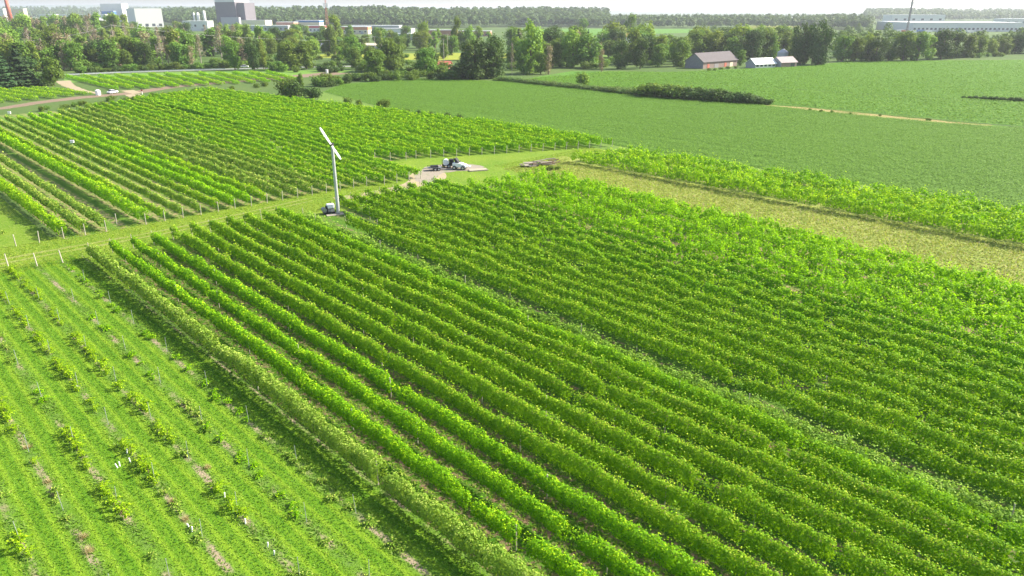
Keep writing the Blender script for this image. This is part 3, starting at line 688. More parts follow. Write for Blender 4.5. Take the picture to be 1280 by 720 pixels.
TP = {'green': [tree_proto('round', 70+i, 2600, .056, T_green) for i in range(3)], 'broad': [tree_proto('broad', 75+i, 2800, .060, T_green) for i in range(2)],
      'light': [tree_proto('poplar', 80+i, 2000, .048, T_light) for i in range(2)]+[tree_proto('round', 83, 2600, .056, T_light)],
      'dark': [tree_proto('broad', 85, 4200, .042, T_dark), tree_proto('round', 86, 4200, .042, T_dark)], 'massive': [tree_proto('round', 87, 5200, .044, T_dark)], 'conifer': [tree_proto('conifer', 90+i, 1800, .050, T_con) for i in range(2)],
      'dead': [tree_proto('dead', 95+i, 260, .035, T_dry) for i in range(2)], 'dry': [tree_proto('poplar', 98, 700, .042, T_dry)],
      'shrub': [tree_proto('shrub', 101+i, 900, .11, T_green) for i in range(2)], 'limeshrub': [tree_proto('shrub', 105, 900, .11, T_lime)], 'grassy': [tree_proto('shrub', 115, 900, .11, leaf_mat('reedy_grass_foliage', (.085, .165, .040), (.16, .235, .065), .3, obj_var=.5))], 'darkshrub': [tree_proto('shrub', 107+i, 1000, .11, T_dark) for i in range(2)]}
usedT = set()
def plant(kind, x, y, h, wide, label, group=None):
    p = TP[kind][random.randrange(len(TP[kind]))]; sc = (h*wide, h*wide, h); rz = random.uniform(0, 6.28)
    if p.name in usedT: o = dup(p, (x, y, 0), rz, sc, label, group)
    else:
        usedT.add(p.name); o = p; o.location = (x, y, 0); o.rotation_euler = (0, 0, rz); o.scale = sc; o['label'] = label
        if group: o['group'] = group
    return o
def plant_px(kind, px, py, pyt, wide, label, group=None):
    X, Y = G(px, py); return plant(kind, X, Y, HT(px, py, pyt), wide, label, group)
KD = {'green': 'mid green leafy tree', 'broad': 'wide crowned green tree', 'light': 'pale green tall tree', 'dark': 'dark green dense tree', 'massive': 'massive dark tree', 'conifer': 'dark pointed conifer', 'dead': 'bare grey dead tree', 'dry': 'withered brownish tree', 'shrub': 'green shrub', 'grassy': 'reedy shrub', 'limeshrub': 'lime green shrub', 'darkshrub': 'dark green shrub'}
def wood(n, pts, kinds, hr, place, group, seed):
    """trees of one wood, scattered over an outline given in survey pixels"""
    rd = random.Random(seed); xs = [p[0] for p in pts]; ys = [p[1] for p in pts]; c = 0; taken = []
    def inside(x, y):
        k = False; j = len(pts)-1
        for i in range(len(pts)):
            if (pts[i][1] > y) != (pts[j][1] > y) and x < (pts[j][0]-pts[i][0])*(y-pts[i][1])/(pts[j][1]-pts[i][1])+pts[i][0]: k = not k
            j = i
        return k
    tries = 0
    while c < n and tries < n*60:
        tries += 1; x = rd.uniform(min(xs), max(xs)); y = rd.uniform(min(ys), max(ys))
        if not inside(x, y) or any(abs(x-a) < 5 and abs(y-b) < 1.6 for a, b in taken): continue
        taken.append((x, y)); kd = rd.choices(list(kinds), list(kinds.values()))[0]; X, Y = G(x, y)
        h = rd.uniform(*hr)*(1.12 if kd in ('light', 'dead') else 1); wd = rd.uniform(.8, 1.15)*(1.15 if 'shrub' not in kd else 1.2)
        if 'shrub' in kd: h *= .32
        plant(kd, X, Y, h, wd, '%s %s' % (KD[kd], place), group); c += 1
# the wood left, behind the road
wood(130, [(-40, 86), (-40, 44), (60, 40), (140, 40), (250, 46), (330, 52), (340, 72), (250, 80), (60, 88)], {'green': 5, 'light': 4, 'dead': 5, 'dry': 3, 'dark': 1, 'conifer': .6}, (13, 20), 'in the wood behind the guardrail road', 'trees of the wood behind the road', 1)
wood(56, [(-30, 91), (60, 89.5), (200, 85), (330, 81), (330, 76), (60, 83), (-30, 87)], {'green': 4, 'light': 2, 'dead': 1.2, 'dry': 1, 'dark': 1, 'shrub': 2}, (10, 16), 'at the roadside edge of the left wood', 'trees along the roadside of the left wood', 2)
for (x, y, yt, w, k, lb) in ((30, 108, 54, 1.8, 'conifer', 'tall broad dark conifer left of the round roadside tree'), (6, 110, 58, 1.8, 'conifer', 'dark conifer at the left edge of the picture beside a taller one'), (-22, 110, 66, 1.3, 'conifer', 'dark conifer half cut by the left frame edge'),
                              (68, 107, 72, 1.0, 'green', 'round bright green tree between the conifers and the gravel lane'), (45, 106, 80, 1.1, 'darkshrub', 'dark shrub at the foot of the tall conifer'),
                              (294, 88, 50, .75, 'green', 'slender green tree beside the guardrail end'), (318, 88, 55, .8, 'dark', 'dark leaning tree right of the guardrail end'), (330, 86, 48, .6, 'light', 'thin pale tree behind the dark leaning one')):
    plant_px(k, x, y, yt, w, lb)
wood(50, [(-40, 62), (-40, 46), (60, 42), (160, 44), (160, 56), (60, 60)], {'green': 4, 'light': 3, 'dead': 3, 'dry': 2, 'dark': 1.5}, (19, 27), 'among the tallest trees of the left wood', 'tallest trees of the left wood', 15)
for i, x in enumerate(range(100, 336, 6)):
    y = 92.9-(x-100)*.0375; k = ['shrub', 'darkshrub', 'shrub', 'limeshrub', 'shrub'][(i*7) % 5]
    plant_px(k, x, y-1.6, y-1.6-random.uniform(5, 11), 1.3, '%s behind the guardrail at the wood edge' % KD[k], 'shrubs behind the guardrail')
# middle ground between road and factories
wood(52, [(330, 66), (340, 47), (430, 44), (600, 52), (640, 58), (600, 63), (430, 64)], {'green': 5, 'light': 3, 'dark': 2, 'shrub': 1}, (10, 16), 'on the rough land before the shops', 'trees on the rough land before the shops', 3)
wood(40, [(330, 80), (345, 70), (430, 66), (480, 66), (470, 64), (345, 62)], {'shrub': 4, 'green': 3, 'light': 1, 'darkshrub': 2}, (8, 13), 'between the guardrail end and the yellow crop', 'thicket between road end and yellow crop', 14)
wood(72, [(330, 90), (340, 78), (430, 70), (560, 84), (560, 95), (470, 100), (420, 92)], {'shrub': 5, 'green': 2.4, 'limeshrub': .6, 'darkshrub': 3}, (10, 17), 'in the thicket beyond the top of the vineyard', 'thicket at the soybean field corner', 4)
for (x, y, yt, w, k, lb) in ((420, 62, 17, .95, 'light', 'tall forked pale poplar rising above the shops'), (413, 66, 30, .7, 'green', 'green tree leaning on the tall poplar'), (530, 60, 26, .7, 'light', 'pale poplar left of the column shaped tree'), (571, 62, 21, .55, 'green', 'column shaped green tree near the utility poles'),
                              (588, 62, 32, .8, 'light', 'small pale tree right of the column shaped one'), (478, 58, 34, 1.0, 'green', 'round green tree in front of the long shops'), (372, 53, 32, 1.2, 'green', 'broad green tree hiding the shop fronts'), (347, 62, 33, .8, 'dark', 'dark tree right of the tall grey factory'),
                              (538, 92, 55, .5, 'darkshrub', 'narrow dark bush leaning beside the brown shed'),
                              (594, 99, 47, 1.15, 'massive', 'dark spreading tree at the left of the dark clump by the soybean corner'), (584, 97, 62, 1.1, 'darkshrub', 'dark low bush under the spreading dark tree'), (617, 98, 42, .95, 'massive', 'tall dark round tree at the soybean field corner'), (604, 98, 50, .6, 'dark', 'dark tree squeezed between the spreading and the round tree'),
                              (663, 92, 27, .75, 'light', 'tall light green tree behind the soybean field hedge'), (655, 93, 62, 1.0, 'green', 'green tree below the tall light one'), (640, 94, 52, .5, 'dead', 'bare greyish tree beside the dark clump'), (686, 93, 55, .9, 'dry', 'withered tree between two leafy ones'), (676, 93, 66, 1.0, 'green', 'bushy green tree at the hedge foot'),
                              (716, 84, 36, .95, 'light', 'light green tree above the brown plot'), (752, 90, 60, .7, 'dry', 'greyish brown withered tree beside the dark pair'), (776, 86, 50, .85, 'dark', 'left one of the dark pair of trees before the red roofed houses'), (800, 86, 48, .8, 'dark', 'right one of the dark pair of trees before the red roofed houses'),
                              (822, 84, 56, .95, 'green', 'green tree left of the barn wood'), (848, 83, 50, 1.0, 'broad', 'round dark green tree just left of the barn'), (787, 52, 17, .75, 'green', 'tall tree standing above the far houses'), (812, 50, 24, .8, 'light', 'lighter tree right of the tall one above the far houses'),
                              (730, 46, 22, .8, 'green', 'green tree before the far plain'), (725, 107, 87, .95, 'limeshrub', 'single lime green bush standing on the field hedge')):
    plant_px(k, x, y, yt, w, lb)
wood(80, [(640, 90), (640, 60), (720, 58), (860, 60), (920, 62), (960, 72), (860, 78), (760, 84)], {'green': 5, 'light': 4, 'dark': 2, 'shrub': 3, 'dry': .8, 'dead': .7, 'conifer': .5}, (8, 20), 'in the copse left of the barn', 'trees of the copse left of the barn', 5)
wood(34, [(860, 73), (870, 64), (990, 64), (990, 74), (930, 76)], {'green': 5, 'light': 3, 'dark': 2}, (14, 20), 'behind the barn and sheds', 'trees behind the barn', 6)
for (x, y, yt, w, k, lb) in ((1000, 80, 27, .75, 'massive', 'left one of the two big dark trees right of the sheds'), (1022, 81, 24, .85, 'massive', 'right one of the two big dark trees right of the sheds'), (950, 74, 46, 1.0, 'green', 'bright green round tree behind the white shed'), (926, 82, 62, .9, 'green', 'green tree between barn and white shed')):
    plant_px(k, x, y, yt, w, lb)
xs_row = [(1052, 77, 44), (1068, 77, 47), (1083, 76, 42), (1094, 77, 45), (1110, 76, 50), (1128, 76, 38), (1146, 76, 40), (1160, 75, 44), (1176, 74, 36), (1190, 73, 40), (1206, 72, 42), (1222, 71, 44), (1238, 69, 48), (1252, 68, 46), (1268, 67, 40), (1284, 67, 34), (1300, 66, 36)]
for i, (x, y, yt) in enumerate(xs_row):
    plant_px(['green', 'broad', 'green', 'dark', 'light'][i*7 % 5] if i not in (3, 8) else 'dark', x, y, yt, 1.1, '%s tree from the left in the long tree row behind the right field' % ORD[i], 'tree row behind the right field')
wood(22, [(1050, 78), (1260, 71), (1260, 70), (1050, 76)], {'shrub': 4, 'limeshrub': .6}, (10, 13), 'at the foot of the right tree row', 'shrubs below the right tree row', 8)
wood(40, [(640, 91), (700, 88), (860, 80), (860, 72), (640, 76)], {'shrub': 5, 'darkshrub': 2, 'limeshrub': 1, 'green': 2}, (11, 16), 'in the undergrowth of the copse left of the barn', 'undergrowth of the copse left of the barn', 16)
wood(36, [(335, 84), (430, 80), (560, 78), (600, 84), (560, 64), (430, 66), (335, 66)], {'shrub': 4, 'green': 3, 'light': 1, 'limeshrub': .8}, (9, 14), 'in the scrub before the yellow crop', 'scrub before the yellow crop', 17)
# hedge of bushes across the soybean field
hp = [(618, 100.5, 4, 'limeshrub')]+[(x, 101+ (x-630)*.104, (5.2 if x < 760 else 7)+((x*7) % 3), 'grassy') for x in range(626, 806, 6)]
hp += [(x, 119.5+(x-800)*.072, 17+((x*5) % 4)-(6 if x > 940 else 0)-abs(x-840)*.03, 'darkshrub' if x > 850 else 'shrub') for x in range(804, 960, 7)]
for i, (x, y, hh, k) in enumerate(hp):
    plant_px(k, x, y, y-hh, 2.0 if k == 'grassy' else 1.45, ('low reedy clump' if x < 800 else 'dark thick bush')+' in the hedge line across the soybean field', 'bushes of the hedge across the soybean field')
for i, x in enumerate(range(1205, 1300, 8)):
    plant_px('darkshrub', x, 123+(x-1205)*.06, 119+(x-1205)*.04-(x > 1215)*1.2, 1.5, 'dark bush in the short hedge at the right edge of the far field', 'bushes of the short hedge at right')
for x, y, h in ((1013, 138, 3), (1026, 140, 3.5), (1040, 141, 3.5), (1063, 143, 3), (1100, 145, 3), (1160, 151, 4)):
    plant_px('shrub', x, y, y-h, 1.3, 'small bush on the dry grass strip in the soybean field', 'small bushes on the dry strip')
# bushes along the top of the vineyard
for (x, y, yt, w, k, lb) in ((356, 119, 95, .95, 'shrub', 'left bush of the big clump at the top of the far vines'), (372, 121, 96, 1.0, 'darkshrub', 'dark middle bush of the big clump at the top of the far vines'), (392, 122, 105, 1.0, 'darkshrub', 'dark right bush of the big clump at the top of the far vines'), (376, 112, 91, .6, 'green', 'small tree sticking out of the big bush clump'),
                              (436, 131, 120, 1.0, 'shrub', 'left one of two small bushes above the far vines'), (449, 132, 123, .8, 'shrub', 'right one of two small bushes above the far vines'), (480, 136, 122, .9, 'shrub', 'single round bush above the far vines'), (508, 142, 134, 1.0, 'shrub', 'low bush left of the dark bush row'),
                              (523, 145, 136, 1.0, 'darkshrub', 'first dark bush of the row at the soybean edge'), (539, 147, 138, 1.1, 'darkshrub', 'second dark bush of the row at the soybean edge'), (558, 150, 139, 1.1, 'darkshrub', 'third dark bush of the row at the soybean edge'), (574, 152, 141, 1.1, 'darkshrub', 'fourth dark bush of the row at the soybean edge')):
    plant_px(k, x, y, yt, w, lb)
for i, x in enumerate(range(588, 690, 9)):
    plant_px('limeshrub', x, 155+(x-588)*.18, 151+(x-588)*.18, 1.7, 'yellowish low bush along the soybean edge of the far block', 'yellowish bushes along the soybean edge')
wood(30, [(40, 140), (130, 126), (200, 118), (330, 106), (350, 108), (230, 119), (190, 124), (100, 138)], {'shrub': 5, 'limeshrub': 1}, (4.5, 7), 'on the weedy bank between dirt road and vines', 'low shrubs on the bank below the dirt road', 12)
wood(26, [(395, 112), (440, 104), (500, 101), (590, 100), (590, 97), (480, 97), (400, 104)], {'shrub': 4, 'darkshrub': 3, 'limeshrub': .5}, (11, 17), 'along the far end of the soybean field', 'bushes along the far end of the soybean field', 13)
# distant forest: one mass
def forest(name, pts, n, hr, seed, m, q=42, lsz=.20, rise=0):
    r = np.random.default_rng(seed); Vs = []; Fs = []; o = 0
    for (a, b, cnt) in [(pts[i], pts[i+1], n) for i in range(len(pts)-1)]:
        for _ in range(cnt):
            f = r.random(); px = a[0]+(b[0]-a[0])*f; dp = r.random()**1.3; py = a[1]+(b[1]-a[1])*f-dp*a[2]
            X, Y = G(px, py); h = r.uniform(*hr); R = h*r.uniform(.28, .42)
            d = r.normal(size=(q, 3)); d /= np.linalg.norm(d, axis=1, keepdims=True); d[:, 2] = np.abs(d[:, 2])*1.3-.55
            P = d*np.array([R, R, h*.48])*(1-.3*r.random((q, 1)))+np.array([X, Y, h*.52+rise*dp]); P[:, 2] = np.maximum(P[:, 2], .3)
            V, F = leaves(P, d+np.array([0, 0, .5])+r.normal(0, .35, (q, 3)), h*lsz*r.uniform(.7, 1.4, q), r); Vs.append(V); Fs.append(F+o); o += len(V)
    tag(link(name, mesh_np(name, np.concatenate(Vs), np.concatenate(Fs), [m])), kind='stuff')
F_far = leaf_mat('forest_foliage', (.058, .110, .028), (.100, .160, .040), .22, patch=(.02, 0))
forest('forest_belt', [(200, 31, 5), (330, 34.5, 6), (480, 36, 6), (640, 34, 6), (760, 33, 6)], 620, (16, 26), 21, F_far, 46, rise=24)
forest('forest_edge', [(640, 32.5, 3), (800, 35.5, 5), (1000, 36, 5), (1090, 38, 3)], 450, (14, 22), 22, F_far, 40, rise=8)
forest('left_forest', [(-60, 24, 4), (100, 24, 5), (270, 24, 4)], 560, (18, 28), 23, F_far, 36, rise=45)
forest('right_forest', [(1080, 27, 4), (1180, 27, 5), (1330, 27, 6)], 560, (20, 30), 24, F_far, 36, rise=22)
forest('plain_copses', [(640, 24, 4), (900, 25, 5), (1120, 24, 4)], 260, (14, 22), 25, F_far, 30)
T_mass = leaf_mat('woodland_foliage', (.070, .135, .024), (.135, .215, .036), .25, patch=(.06, 0))
forest('woodland_behind_field', [(1040, 74, 12), (1170, 71, 12), (1310, 65, 9)], 36, (12, 19), 31, T_mass, 220, .10)
forest('woodland_on_plain', [(870, 57, 14), (1000, 56, 13), (1110, 53, 11)], 34, (11, 18), 32, T_mass, 160, .11)
# hills on the horizon
def hills(name, pts, Y, m):
    V = []; F = []
    for i, (px, up) in enumerate(pts):
        X = (px-640)/FPX*Y/math.cos(PITCH)*.93; V += [(X, Y-900, -2), (X, Y, up), (X, Y+900, -2)]
    for i in range(len(pts)-1):
        a = 3*i; F += [(a, a+3, a+4, a+1), (a+1, a+4, a+5, a+2)]
    me = mesh_np(name, V, F, [m], smooth=True); tag(link(name, me), kind='structure')
M_hill = plain('wooded_hillside', (.05, .085, .04), .95, .3, .004)
hills('hills', [(-200, 70), (0, 95), (150, 105), (260, 90), (360, 100), (470, 85), (560, 70), (700, 40), (850, 25), (1000, 15), (1200, 22), (1500, 40)], 9500, M_hill)

# ------------------------------------------------------------------ buildings
M_glass = plain('dark_window_glass', (.05, .06, .08), .15, .2, 1, spec=.6)
C_ = {'white': plain('white_cladding', (.60, .60, .58), .6, .06, .3), 'grey': plain('grey_cladding', (.36, .36, .40), .6, .08, .2), 'dark': plain('dark_grey_cladding', (.16, .145, .17), .6, .1, .1), 'beige': plain('beige_wall', (.62, .54, .40), .7, .1, .2),
      'blue': plain('blue_cladding', (.06, .16, .38), .5, .1, .2), 'brick': plain('red_brick_wall', (.38, .20, .14), .8, .15, .4), 'pink': plain('red_sign_fascia', (.55, .10, .12), .6, .1, .3), 'roofgrey': plain('grey_roofing', (.42, .42, .44), .6, .1, .2), 'roofwhite': plain('white_roofing', (.76, .77, .78), .5, .05, .2),
      'orange': plain('orange_tile_roof', (.50, .20, .10), .8, .15, .4), 'green': plain('pale_green_cladding', (.42, .55, .46), .6, .1, .2), 'rust': plain('rusty_red_paint', (.45, .13, .09), .7, .25, .5), 'yellow': plain('ochre_paint', (.58, .42, .12), .7, .15, .5)}
def building(name, label, px, py, w, d, h, rot, wall='white', roof='roofwhite', rtype='flat', rh=0, win=0, wz=.55, ww=1.6, wh=1.2, door=True, band=None, group=None, cat='building', z0=0):
    """front faces local -y, width along x"""
    X, Y = G(px, py); R = thing(name, label, cat, (X, Y, 0), rot, group); b = MB(); x = w/2; y = d/2
    b.box(-x, x, -y, y, -.3, h)
    if rtype == 'gable': b.add([(-x, -y, h), (-x, y, h), (-x, 0, h+rh), (x, -y, h), (x, y, h), (x, 0, h+rh)], [(0, 2, 1), (3, 4, 5), (0, 3, 5, 2), (2, 5, 4, 1)])
    b.build('wall', C_[wall], R)
    rb = MB()
    if rtype == 'flat':
        rb.box(-x-.25, x+.25, -y-.25, y+.25, h+.003, h+.45)
    else:
        t = .18; e = .5; k = rh/y
        for sgn in (-1, 1):
            V = [(-x-e, sgn*(y+e), h-k*e+.02), (x+e, sgn*(y+e), h-k*e+.02), (x+e, 0, h+rh+.02), (-x-e, 0, h+rh+.02)]
            V += [(a, c, z+t) for a, c, z in V]; rb.add(V, [(0, 1, 2, 3), (4, 5, 6, 7), (0, 1, 5, 4), (1, 2, 6, 5), (2, 3, 7, 6), (3, 0, 4, 7)])
    rb.build('roof', C_[roof], R)
    if band: bb = MB(); bb.box(-x-.05, x+.05, -y-.06, y+.06, h*(1-band[1]), h-.01); bb.build('top_band', C_[band[0]], R)
    for i in range(win):
        cx = -x+w*(i+.5)/win; wb = MB(); wb.box(-ww/2, ww/2, -.06, .02, -wh/2, wh/2); wb.build('window', M_glass, R, (cx, -y-.03, h*wz))
    if door: db = MB(); dw = min(4, w*.1+.6); db.box(-dw/2, dw/2, -.08, .02, 0, min(4, h*.5)); db.build('door', C_['grey'], R, (x*.55, -y-.03, 0))
    return R
FR = math.atan2(48, 37)   # the farm's long side runs this way
# barn: long weathered barn with a purple grey roof
M_barnw = plain('weathered_grey_boards', (.26, .24, .25), .9, .25, 1.5); M_barnr = plain('faded_red_boards', (.24, .18, .16), .9, .3, 1.5); M_broof = plain('faded_purple_tin', (.122, .108, .112), .95, .2, .6)
def gambrelless(name, label, cat, px, py, w, d, h, rh, rot, mw, mg, mr, wins=0, doors=(), group=None, patch=None):
    X, Y = G(px, py); R = thing(name, label, cat, (X, Y, 0), rot, group); x = w/2; y = d/2
    b = MB(); b.box(-x, x, -y, y, -.2, h); b.build('wall', mw, R)
    for sg in (-1, 1):
        g = MB(); g.add([(sg*(x+.03), -y, 0), (sg*(x+.03), y, 0), (sg*(x+.03), y, h), (sg*(x+.03), 0, h+rh), (sg*(x+.03), -y, h), (sg*(x-.1), -y, 0), (sg*(x-.1), y, 0), (sg*(x-.1), y, h), (sg*(x-.1), 0, h+rh), (sg*(x-.1), -y, h)], [(0, 1, 2, 3, 4), (9, 8, 7, 6, 5), (0, 4, 9, 5), (4, 3, 8, 9), (3, 2, 7, 8), (2, 1, 6, 7), (1, 0, 5, 6)]); g.build('gable_end', mg, R)
    for sg in (-1, 1):
        rb = MB(); k = rh/y; e = .6; V = [(-x-e, sg*(y+e), h-k*e+.03), (x+e, sg*(y+e), h-k*e+.03), (x+e, 0, h+rh+.03), (-x-e, 0, h+rh+.03)]; V += [(a, c, z+.15) for a, c, z in V]
        rb.add(V, [(0, 1, 2, 3), (4, 5, 6, 7), (0, 1, 5, 4), (1, 2, 6, 5), (2, 3, 7, 6), (3, 0, 4, 7)]); rb.build('roof_slope', mr, R)
    for i in range(wins):
        wb = MB(); wb.box(-w/wins*.30, w/wins*.30, -.06, .02, -h*.22, h*.22); wb.build('window', M_glass, R, (-x+w*(i+.5)/wins, -y-.03, h*.55))
    for (cx, dw, dh, m) in doors:
        db = MB(); db.box(-dw/2, dw/2, -.07, .02, 0, dh); db.build('door', m, R, (cx, -y-.04, 0))
    return R
gambrelless('barn', 'long old barn with purple grey tin roof and dark gable at the field edge', 'barn', 889, 83.5, 34, 12, 3.7, 4.3, FR*.92-.12, M_barnr, M_barnw, M_broof, 0, ((-12, 2.2, 2.4, C_['rust']), (-4, 4, 2.2, M_barnw), (5, 2.2, 2.4, C_['rust']), (11, 3, 2.4, C_['beige'])))
gambrelless('greenhouse_shed', 'long white shed with a bright roof and a row of small windows', 'shed', 950.5, 84.4, 15.5, 7.5, 2.4, 2.7, FR*.62-.1, C_['white'], C_['grey'], C_['roofwhite'], 5, ())  # gable ends of the white shed coloured grey, their shade put into the colour
gambrelless('tin_shed', 'small open grey shed with a pinkish tin roof beside the white shed', 'shed', 979, 83.6, 12, 8, 2.9, 2.6, FR*.62-.1, M_barnr, C_['grey'], plain('pinkish_tin', (.32, .27, .27), .9, .2, .6), 0, ((3, 3, 2.6, M_glass),))
X, Y = G(977, 79.5); R = thing('grain_bin', 'round pale metal grain bin behind the tin shed', 'grain bin', (X, Y, 0)); b = MB(); b.tube((0, 0, -.1), (0, 0, 6.6), 3.2, 3.2, 24); b.build('shell', C_['roofgrey'], R, smooth=False); b = MB(); b.tube((0, 0, 6.6), (0, 0, 8.6), 3.4, .5, 24); b.build('cone_roof', C_['roofgrey'], R)
for i, (x, y, yt) in enumerate(((886, 89, 84.5), (893, 88.4, 84), (901, 87.3, 83.5), (910, 86, 82), (920, 85.5, 82))):
    plant_px('limeshrub' if i % 2 else 'shrub', x, y, yt, 1.3, 'low weedy bush against the front wall of the barn', 'bushes along the barn wall')
# factories and shops at the far left
R = building('factory_tower', 'tall dark grey factory block with a white top band above the wood', 294, 36, 42, 40, 52, -.30, 'dark', 'roofgrey', band=('white', .13), door=True, cat='factory')
b = MB(); b.box(-21.8, -21.05, -17, 14, 14, 45); b.build('side_panel', C_['grey'], R); b = MB(); b.box(21.05, 36, -14, 16, 0, 44); b.build('annexe', C_['dark'], R); b = MB(); b.box(-8, 30, -26, -20.1, 0, 20); b.build('loading_hall', C_['grey'], R)
building('beige_factory_hall', 'low beige factory hall right of the tall grey block', 322, 36.6, 46, 24, 15, -.2, 'beige', 'roofgrey', win=6, wz=.4, ww=3, wh=2, cat='factory')
building('grey_dock_hall', 'long grey loading hall reaching right from the factory', 338, 38.4, 70, 16, 8, -.15, 'grey', 'roofwhite', win=8, wz=.4, ww=4, wh=3, cat='factory')
building('white_warehouse', 'big white warehouse with a shaded side above the left wood', 183, 33.5, 50, 95, 35, .62, 'white', 'roofwhite', win=4, wz=.12, ww=6, wh=5, cat='warehouse')
building('blue_white_hall', 'white and blue factory block at the top edge left of the warehouse', 147, 30, 50, 40, 47, .1, 'white', 'roofwhite', band=None, cat='factory')
X, Y = G(139, 30.4); R = thing('blue_annexe', 'blue panelled annexe in front of the white factory block', 'factory', (X, Y, 0), .1); b = MB(); b.box(-14, 14, -8, 8, -.3, 30); b.build('wall', C_['blue'], R); b = MB(); b.box(-14.3, 14.3, -8.3, 8.3, 30.003, 30.6); b.build('roof', C_['roofwhite'], R)
building('long_white_factory', 'long low white factory roof behind the left wood', 98, 31, 150, 40, 23, .05, 'white', 'roofwhite', win=10, ww=5, wh=3, cat='factory')
for i, (x, lb) in enumerate(((86, 'leftmost pale gabled store hall above the wood'), (105, 'pale gabled store hall between two others above the wood'), (124, 'rightmost pale gabled store hall before the warehouse'))):
    building('gabled_hall', lb, x, 36, 24, 30, 12, math.pi/2+.2, 'grey', 'roofgrey', 'gable', 7, group='gabled halls above the left wood', cat='hall')
for i, (x, lb) in enumerate(((5, 'small white works building at the far left edge'), (30, 'small cream works building right of the red chimney'), (68, 'small yellowish works building among the tree tops'))):
    building('works_building', lb, x, 35, 18, 16, 34 if x < 40 else 24, .2, 'white' if x < 10 else 'beige', 'roofwhite', cat='building', win=3)
building('white_tank_house', 'white process building under the white tanks', 249, 38.6, 42, 20, 15, -.1, 'white', 'roofwhite', win=3, ww=3, wh=3, cat='factory')
for i, (x, lb) in enumerate(((245, 'leftmost slim white process tank'), (250, 'middle white process tank, wider'), (258, 'rightmost tall white process tank'))):
    X, Y = G(x, 37.2); R = thing('process_tank', lb, 'tank', (X, Y, 0), 0, 'white process tanks'); b = MB(); hh = (27, 27, 30)[i]; rr = (1.6, 2.4, 2.2)[i]; b.tube((0, 0, -.2), (0, 0, hh), rr, rr, 18); b.build('shell', C_['white'], R, smooth=True); b = MB(); b.tube((0, 0, hh), (0, 0, hh+1.2), rr, rr*.3, 18); b.build('cap', C_['white'], R)
X, Y = G(17, 40); R = thing('red_chimney', 'tapering red and white chimney at the upper left', 'chimney', (X, Y, 0)); b = MB(); b.tube((0, 0, -.3), (0, 0, 12), 4.2, 3.6, 16); b.build('base', C_['white'], R); b = MB(); b.tube((0, 0, 12), (0, 0, 58), 3.6, 2.2, 16); b.build('shaft', C_['rust'], R, smooth=True)
for (nm, lb, x, y, w, d, h, wl_, rf, bd) in (('shop_building', 'white flat shop with brick front, leftmost of the far shops', 360, 38, 30, 20, 13, 'brick', 'roofwhite', None), ('shop_building', 'pale shop hall with a blue white roof edge', 388, 37, 42, 22, 15, 'beige', 'roofwhite', ('blue', .2)), ('shop_building', 'shop with a red fascia in front of the pale hall', 396, 40, 30, 18, 9, 'white', 'roofgrey', ('pink', .35)),
                                              ('shop_building', 'orange and white shop right of the tall poplar', 446, 42.5, 38, 18, 9.5, 'beige', 'roofwhite', ('orange', .4)), ('shop_building', 'long white shop hall in the middle of the row', 497, 46.5, 40, 20, 10, 'white', 'roofgrey', None), ('shop_building', 'pale green shop front before the white hall', 508, 50, 26, 10, 6.5, 'green', 'roofwhite', None),
                                              ('shop_building', 'brick and glass shop near the column shaped tree', 552, 49.5, 34, 16, 10, 'brick', 'roofgrey', None), ('shop_building', 'low brick shop at the right end of the row', 590, 45, 50, 18, 6, 'brick', 'roofgrey', None), ('shop_building', 'low grey shop hall behind the others', 470, 39.5, 80, 20, 9, 'grey', 'roofwhite', None)):
    building(nm, lb, x, y, w, d, h, -.1, wl_, rf, band=bd, win=5, wz=.35, ww=2.4, wh=1.8, group='row of far shops', cat='shop')
for (x, y, w, h, rf, lb) in ((766, 53.5, 22, 5.5, 'beige', 'long low house with a beige roof above the copse'), (790, 53, 13, 6, 'orange', 'house with an orange roof right of the beige one'), (806, 50, 12, 4.5, 'roofgrey', 'grey roofed house right of the orange one'), (993, 27.5, 40, 10, 'roofwhite', 'tiny white house on the far plain'), (1004, 27, 30, 8, 'roofwhite', 'second tiny white house on the far plain'),
                              (430, 64.5, 7, 3.2, 'roofwhite', 'small white hut near the yellow crop'), (408, 64, 7, 4, 'roofgrey', 'grey hut with white roof near the yellow crop'), (370, 64.5, 15, 3.5, 'yellow', 'ochre shed under the trees'), (382, 65, 14, 2.2, 'roofwhite', 'low white shed beside the ochre one'), (466, 61, 18, 3, 'beige', 'low house with a brownish roof behind the yellow crop')):
    building('far_house', lb, x, y, w, w*.5, h, -.2, 'white' if rf != 'yellow' else 'yellow', rf, 'gable', h*.5, win=4, ww=1.4, wh=1.2, cat='house', group='small houses in the distance')
building('brown_shed', 'open brown shed at the far corner of the soybean field', 552, 87.5, 10, 6, 3.0, -.2, 'brick', 'rust', 'gable', 1.6, cat='shed')
